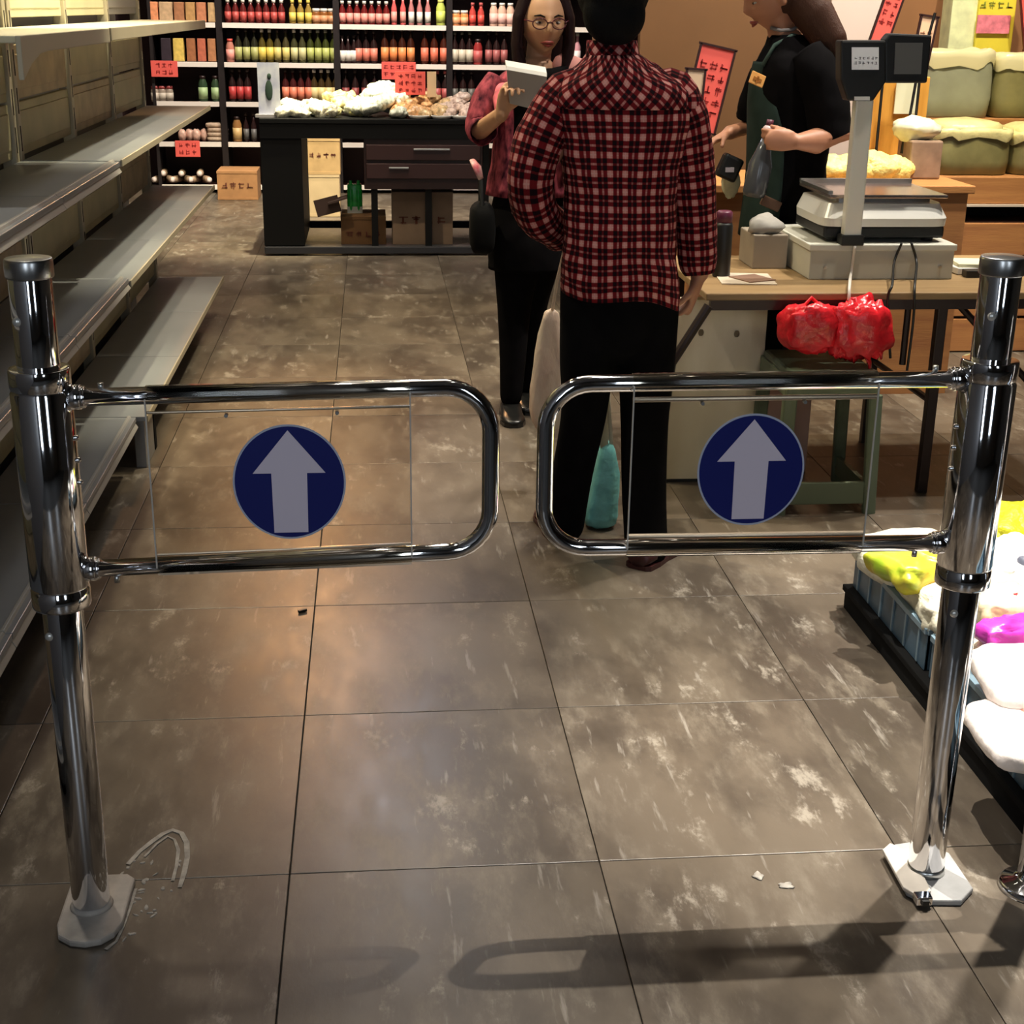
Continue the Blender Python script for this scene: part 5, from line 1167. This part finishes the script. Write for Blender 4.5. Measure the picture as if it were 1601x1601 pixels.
b = MB(); b.limb([(.50, 5.12, 1.235), (.55, 5.09, 1.225), (.62, 5.09, 1.23), (.66, 5.13, 1.245)], [.022, .03, .03, .022], 14, rnd=True); b.build('scarf', cloth_black, person, smooth=True)
r = thing('shoulder_bag', (.385, 5.08, .62), 'black handbag with red and white charm hanging by the skirt of the woman with glasses', 'bag')
b = MB(); b.ell((.375, 5.06, .72), (.045, .07, .09), 26, 16, amp=.03, p=3.5); b.build('bag_body', blackmat, r, smooth=True)
b = MB(); b.tube([(.372, 5.02, .79), (.368, 5.06, .92), (.372, 5.10, .79)], .008, 8); b.build('strap', black, r)
b = MB(); b.limb([at(738, 250, y=5.02), at(746, 262, y=5.0), at(752, 280, y=5.0)], [(.012, .006), (.02, .008), (.012, .006)], 10); b.build('charm', mat('red_white_charm', (.6, .08, .12), .5, col2=(.8, .6, .55), scale=30), r, smooth=True)

# ------------------------------------------------------------------ clerk behind the desk
KX, KY = 1.43, 5.02
person = thing('person', (KX, KY, 0), 'person in a black shirt and dark green apron holding a grey bottle behind the table', 'person')
b = MB()
b.limb([(KX + .02, KY, .70), (KX + .02, KY, .90), (KX + .01, KY, 1.10), (KX, KY, 1.26), (KX - .01, KY, 1.34)], [(.10, .13), (.085, .11), (.095, .13), (.09, .14), (.055, .07)], 24, ref=(0, 1, 0), rnd=True)
hc = Vector((1.345, 5.01, 1.505)); MH = Matrix.Rotation(-PI / 2 + .12, 3, 'Z') @ Matrix.Rotation(.38, 3, 'X')
b.limb([(1.415, 5.02, 1.31), (1.385, 5.015, 1.40), (1.37, 5.01, 1.45)], [.052, .047, .05], 16)
head(b, hc, MH, 1.0)
SA, EA, WA = (1.455, 4.885, 1.29), (1.560, 4.85, 1.045), (1.402, 4.772, 1.045)
SB_, EB_, WB_ = (1.40, 5.16, 1.28), (1.36, 5.22, 1.06), (1.255, 5.12, 1.045)
b.limb([SA, EA, (1.48, 4.812, 1.045), WA], [.050, .058, .044, .026], 18, rnd=True); hand(b, WA, (-1, -.02, .06), (-.05, 1, .0), -1, .62, .95, thumb_out=.25)
b.limb([SB_, EB_, WB_], [.044, .038, .026], 16, rnd=True); hand(b, WB_, (-.8, -.3, -.35), (.1, -.3, -1), 1, .4, .95)
for y in (4.95, 5.09): b.limb([(KX + .02, y, .72), (KX, y, .42), (KX + .02, y, .07)], [.075, .05, .034], 14, rnd=True)
body = b.build('body', skin, person, remesh=.0055, smooth_it=2, origin=(KX, KY, 0))
face_parts(body, hc, MH, 1.0, glasses=False, lipc=(.36, .13, .09))
b = MB()
for y in (4.95, 5.09): trouser_leg(b, [(KX + .02, y, .72), (KX + .01, y, .56), (KX, y, .42), (KX + .01, y, .22), (KX + .02, y, .05)], [(.09, .085), (.075, .075), (.06, .06), (.055, .055), (.05, .05)])
b.limb([(KX + .02, KY, .70), (KX + .02, KY, .80)], [(.115, .15), (.11, .14)], 22, ref=(0, 1, 0), rnd=True)
b.build('trousers', cloth_black, person, remesh=.009, smooth_it=3, origin=(KX, KY, 0))
for y in (4.95, 5.09): shoe(person, (KX + .07, y, 0), (-1, 0, 0), black)
kt = [(.78, 1.455, .125, .150), (.95, 1.455, .120, .140), (1.08, 1.450, .128, .145), (1.20, 1.445, .130, .155), (1.28, 1.437, .118, .150), (1.335, 1.425, .085, .105), (1.375, 1.405, .056, .062)]
rings = [[Vector((p.x, p.y, z)) for p in B0.ring((cx, KY, 0), rx, ry, 40, 2.3)] for (z, cx, rx, ry) in interp(kt, 26)]
sh = garment('shirt', rings, cloth_black, person, fold=.015, fsize=.08)
sleeve('sleeve', [(1.445, 4.90, 1.325, .050, .055), (1.475, 4.875, 1.27, .070, .070), (1.515, 4.865, 1.17, .076, .072), (1.535, 4.86, 1.09, .074, .068), (1.545, 4.86, 1.06, .070, .066)], cloth_black, person)
sleeve('sleeve', [(1.42, 5.14, 1.31, .05, .055), (1.39, 5.18, 1.22, .064, .064), (1.365, 5.21, 1.12, .06, .06), (1.36, 5.22, 1.09, .058, .058)], cloth_black, person)
# apron: an arc covering the front (-x side)
rings = []
ka = [(.70, 1.440, .150, .165), (.90, 1.445, .142, .158), (1.05, 1.440, .142, .156), (1.16, 1.435, .145, .130), (1.24, 1.432, .140, .100), (1.29, 1.428, .128, .085)]
for (z, cx, rx, ry) in interp(ka, 18):
    sp = 1.15 if z < 1.05 else 1.15 - (z - 1.05) * 1.6
    outer = []; inner = []
    for k in range(26):
        t = PI - sp + 2 * sp * k / 25
        outer.append(Vector((cx + math.cos(t) * rx, KY + math.sin(t) * ry * 1.1, z))); inner.append(Vector((cx + math.cos(t) * (rx - .006), KY + math.sin(t) * (ry * 1.1 - .006), z)))
    rings.append(outer + inner[::-1])
b = MB(); b.loft(rings); ap = b.build('apron', cloth_green, person, smooth=True)
b = MB(); b.tube([(1.315, 4.955, 1.28), (1.35, 4.95, 1.345), (1.41, 4.955, 1.378), (1.455, 4.985, 1.37)], .007, 8); b.build('apron_strap', mat('green_strap', (.05, .09, .075), .8), ap, smooth=True)
b = MB(); b.tube([(1.34, 4.98, 1.40), (1.37, 4.96, 1.392), (1.41, 4.962, 1.395), (1.44, 4.985, 1.41)], .006, 8); b.build('neckline', mat('grey_trim', (.22, .20, .20), .7), sh, smooth=True)
c = at(1184, 124, y=4.88); b = MB(); M = Matrix.Rotation(.35, 3, 'Z') @ Matrix.Rotation(.35, 3, 'Y'); b.box(c, (.058, .006, .040), mtx=M); nb = b.build('name_badge', mat('orange_badge', (.85, .42, .12), .5), person, bevel=.002)
b = MB(); b.box(c + Vector((0, -.004, 0)), (.035, .002, .010), mtx=M); b.box(c + Vector((0, -.004, .0)), (.008, .002, .020), mtx=M); b.build('badge_writing', mat('brown_print2', (.40, .15, .03), .5), nb)
b = MB(); c = at(1205, 318, y=4.86); b.box(c, (.07, .02, .035), mtx=Matrix.Rotation(.4, 3, 'Y')); b.build('pocket_tag', mat('brown_pocket', (.14, .07, .04), .6), ap, bevel=.004)
b = MB()
b.ell(hc + Vector((.030, 0, .030)), (.098, .086, .108), 30, 20, amp=.02, seed=9)
b.limb([(hc.x + .07, 4.985, 1.52), (1.475, 4.93, 1.44), (1.525, 4.90, 1.36), (1.560, 4.90, 1.28), (1.575, 4.92, 1.21)], [(.05, .07), (.045, .07), (.038, .06), (.028, .045), (.012, .02)], 18, rnd=True)
b.limb([(hc.x + .04, 5.09, 1.50), (1.42, 5.08, 1.42), (1.48, 5.06, 1.33)], [(.04, .04), (.04, .05), (.02, .02)], 14, rnd=True)
b.build('hair', hair_b, person, remesh=.006, smooth_it=2)
# grey bottle in the hand
q = at(1188, 262, y=4.815); r = thing('spray_bottle', (q.x, 4.815, q.z - .12), 'grey translucent bottle held in the hand of the clerk', 'bottle')
M = Matrix.Rotation(.16, 3, 'Y')
b = MB(); b.lathe([(.020, -.100), (.036, -.095), (.040, -.08), (.040, .01), (.027, .05), (.015, .10)], q, 26, M=M); b.build('body', mat('grey_translucent', (.07, .075, .085), .2), r, smooth=True)
b = MB(); b.lathe([(.019, .100), (.019, .130), (.013, .138)], q, 20, M=M); b.build('cap', mat('pale_pink_cap', (.62, .48, .48), .4), r, smooth=True)
b = MB(); b.tube([q + M @ Vector((.0, 0, .135)), q + M @ Vector((0, 0, .158))], .012, 12); b.build('nozzle', mat('maroon_nozzle', (.12, .03, .05), .4), r, smooth=True)
q = at(1140, 262, y=5.06); r = thing('label_gun', (q.x, 5.06, q.z - .05), 'black hand held device under the far hand of the clerk', 'device')
b = MB(); b.box(q, (.075, .05, .085), mtx=Matrix.Rotation(.4, 3, 'Y')); b.build('body', black, r, bevel=.01); b = MB(); b.box(q + Vector((-.004, -.027, -.005)), (.03, .004, .016)); b.build('label_window', mat('pale_label', (.5, .45, .5), .4), r)
b = MB(); q = at(1143, 285, y=5.1); b.ell(q, (.035, .03, .05), 20, 14, amp=.15, seed=6); tag(b.build('pale_bag', mat('pale_yellow_bag', (.78, .76, .50), .4, var=.15, scale=30), smooth=True), 'pale yellow bag hanging under the black device', 'bag')

# ------------------------------------------------------------------ bags round the plaid woman
r = thing('cream_bag', (.53, 4.28, .22), 'cream and pink carrier bag hanging between the two women', 'bag')
cp = mat('cream_pink_film', (.62, .42, .32), .5, col2=(.74, .62, .48), scale=6, bump=.5, bscale=20, stretch=(3, 3, 1))
b = MB(); b.loft([b.ring((.535, 4.28, .20), .050, .03, 24, 3), b.ring((.528, 4.28, .26), .062, .045, 24, 3), b.ring((.525, 4.28, .40), .052, .045, 24, 3), b.ring((.527, 4.27, .52), .038, .03, 24, 3), b.ring((.530, 4.25, .60), .022, .015, 24, 3)])
o = b.build('bag_body', cp, r, smooth=True, sub=1); wrinkle(o, .012, .04)
b = MB(); b.tube([(.53, 4.25, .59), (.53, 4.15, .70), (.535, 4.0, .84)], .005, 8); b.build('handle', cp, r)
tq = mat('turquoise_film', (.16, .44, .42), .4, var=.2, scale=20, bump=.5, bscale=25)
r = thing('turquoise_bag', (.655, 3.95, 0), 'turquoise carrier bag with pale handles standing between the legs of the plaid woman', 'bag')
b = MB(); b.loft([b.ring((.650, 3.95, .0), .046, .04, 28, 3), b.ring((.650, 3.95, .03), .052, .05, 28, 3), b.ring((.658, 3.95, .12), .046, .045, 28, 3), b.ring((.662, 3.94, .22), .030, .03, 28, 3), b.ring((.662, 3.94, .27), .014, .012, 28, 3)])
o = b.build('bag_body', tq, r, smooth=True, sub=1); wrinkle(o, .014, .035)
b = MB(); b.limb([(.652, 3.93, .25), (.635, 3.92, .36), (.648, 3.90, .45)], [(.012, .004), (.020, .006), (.008, .003)], 12); b.limb([(.672, 3.93, .26), (.655, 3.92, .40), (.650, 3.90, .52)], [(.006, .003), (.007, .003), (.005, .003)], 10)
b.build('handles', mat('pale_film', (.60, .58, .48), .5), r, smooth=True)
b = MB(); b.loft([b.ring((.800, 3.90, .0), .030, .03, 20, 3), b.ring((.800, 3.90, .08), .024, .02, 20, 3), b.ring((.795, 3.90, .20), .008, .006, 20, 3)])
tag(b.build('pale_bag', mat('pale_green_film', (.50, .54, .42), .5, var=.15), smooth=True), 'pale greenish bag standing right of the plaid woman legs', 'bag')
# floor litter
b = MB(); q = at(473, 957, z=0); b.box((q.x, q.y, .004), (.022, .007, .006), rz=.5); tag(b.build('floor_scrap', black), 'tiny dark scrap lying on the tiles below the left gate', 'litter')
dust = mat('plaster_dust', (.38, .35, .31), .8, var=.35, scale=50)
for k, (cx, cy, a, c_, rz) in enumerate(((1228, 1385, .014, .010, 0), (1185, 1370, .009, .012, .3))):
    q = at(cx, cy, z=0); b = MB(); b.ell((q.x, q.y, .001), (a, c_, .0025), 14, 6, amp=.25, seed=k); tag(b.build('plaster_crumb', dust, smooth=True), ['larger pale plaster crumb left of the right base plate', 'smaller pale plaster crumb left of the right base plate'][k], 'litter')
r = thing('mortar_mark', (-.40, 2.22, 0), 'pale scraped mortar outline on the tiles beside the left base plate', 'floor mark')
def ribbon(name, px_pts, w, parent, h=.0012):
    P2 = [at(a, c, z=0) for a, c in px_pts]; L_, R_ = [], []
    for i, p in enumerate(P2):
        d = (P2[min(i + 1, len(P2) - 1)] - P2[max(i - 1, 0)]).normalized(); n_ = Vector((-d.y, d.x, 0)); ww = w * (.7 + .5 * random.random())
        L_.append(p + n_ * ww / 2); R_.append(p - n_ * ww / 2)
    b = MB(); k = len(P2); vs = L_ + R_ + [v + Vector((0, 0, h)) for v in L_ + R_]
    fs = []
    for i in range(k - 1): fs += [(2 * k + i, 3 * k + i, 3 * k + i + 1, 2 * k + i + 1), (i, i + 1, 2 * k + 1 + i - 0, 2 * k + i), (k + i + 1, k + i, 3 * k + i, 3 * k + i + 1)]
    b.add(vs, fs); return b.build(name, dust, parent)
ribbon('ridge', [(200, 1352), (218, 1332), (238, 1316), (255, 1304), (270, 1298), (284, 1303), (292, 1318), (293, 1340), (288, 1365), (281, 1388)], .009, r)
ribbon('ridge', [(226, 1340), (245, 1320), (262, 1308), (273, 1313), (279, 1330), (276, 1355), (270, 1378)], .006, r)
ribbon('ridge', [(212, 1390), (203, 1420), (192, 1450), (182, 1472), (165, 1485)], .006, r)
rq = random.Random(12)
b = MB()
for k in range(46):
    a, c = rq.uniform(185, 290), rq.uniform(1345, 1470)
    if a - 185 > (1500 - c) * .9: continue
    q = at(a, c, z=0); b.ell((q.x, q.y, .0), (rq.uniform(.002, .009), rq.uniform(.0015, .005), .0016), 7, 4, amp=.2, seed=k, M=Matrix.Rotation(rq.uniform(0, 3), 3, 'Z'))
o = b.build('plaster_specks', dust, r); o['kind'] = 'stuff'
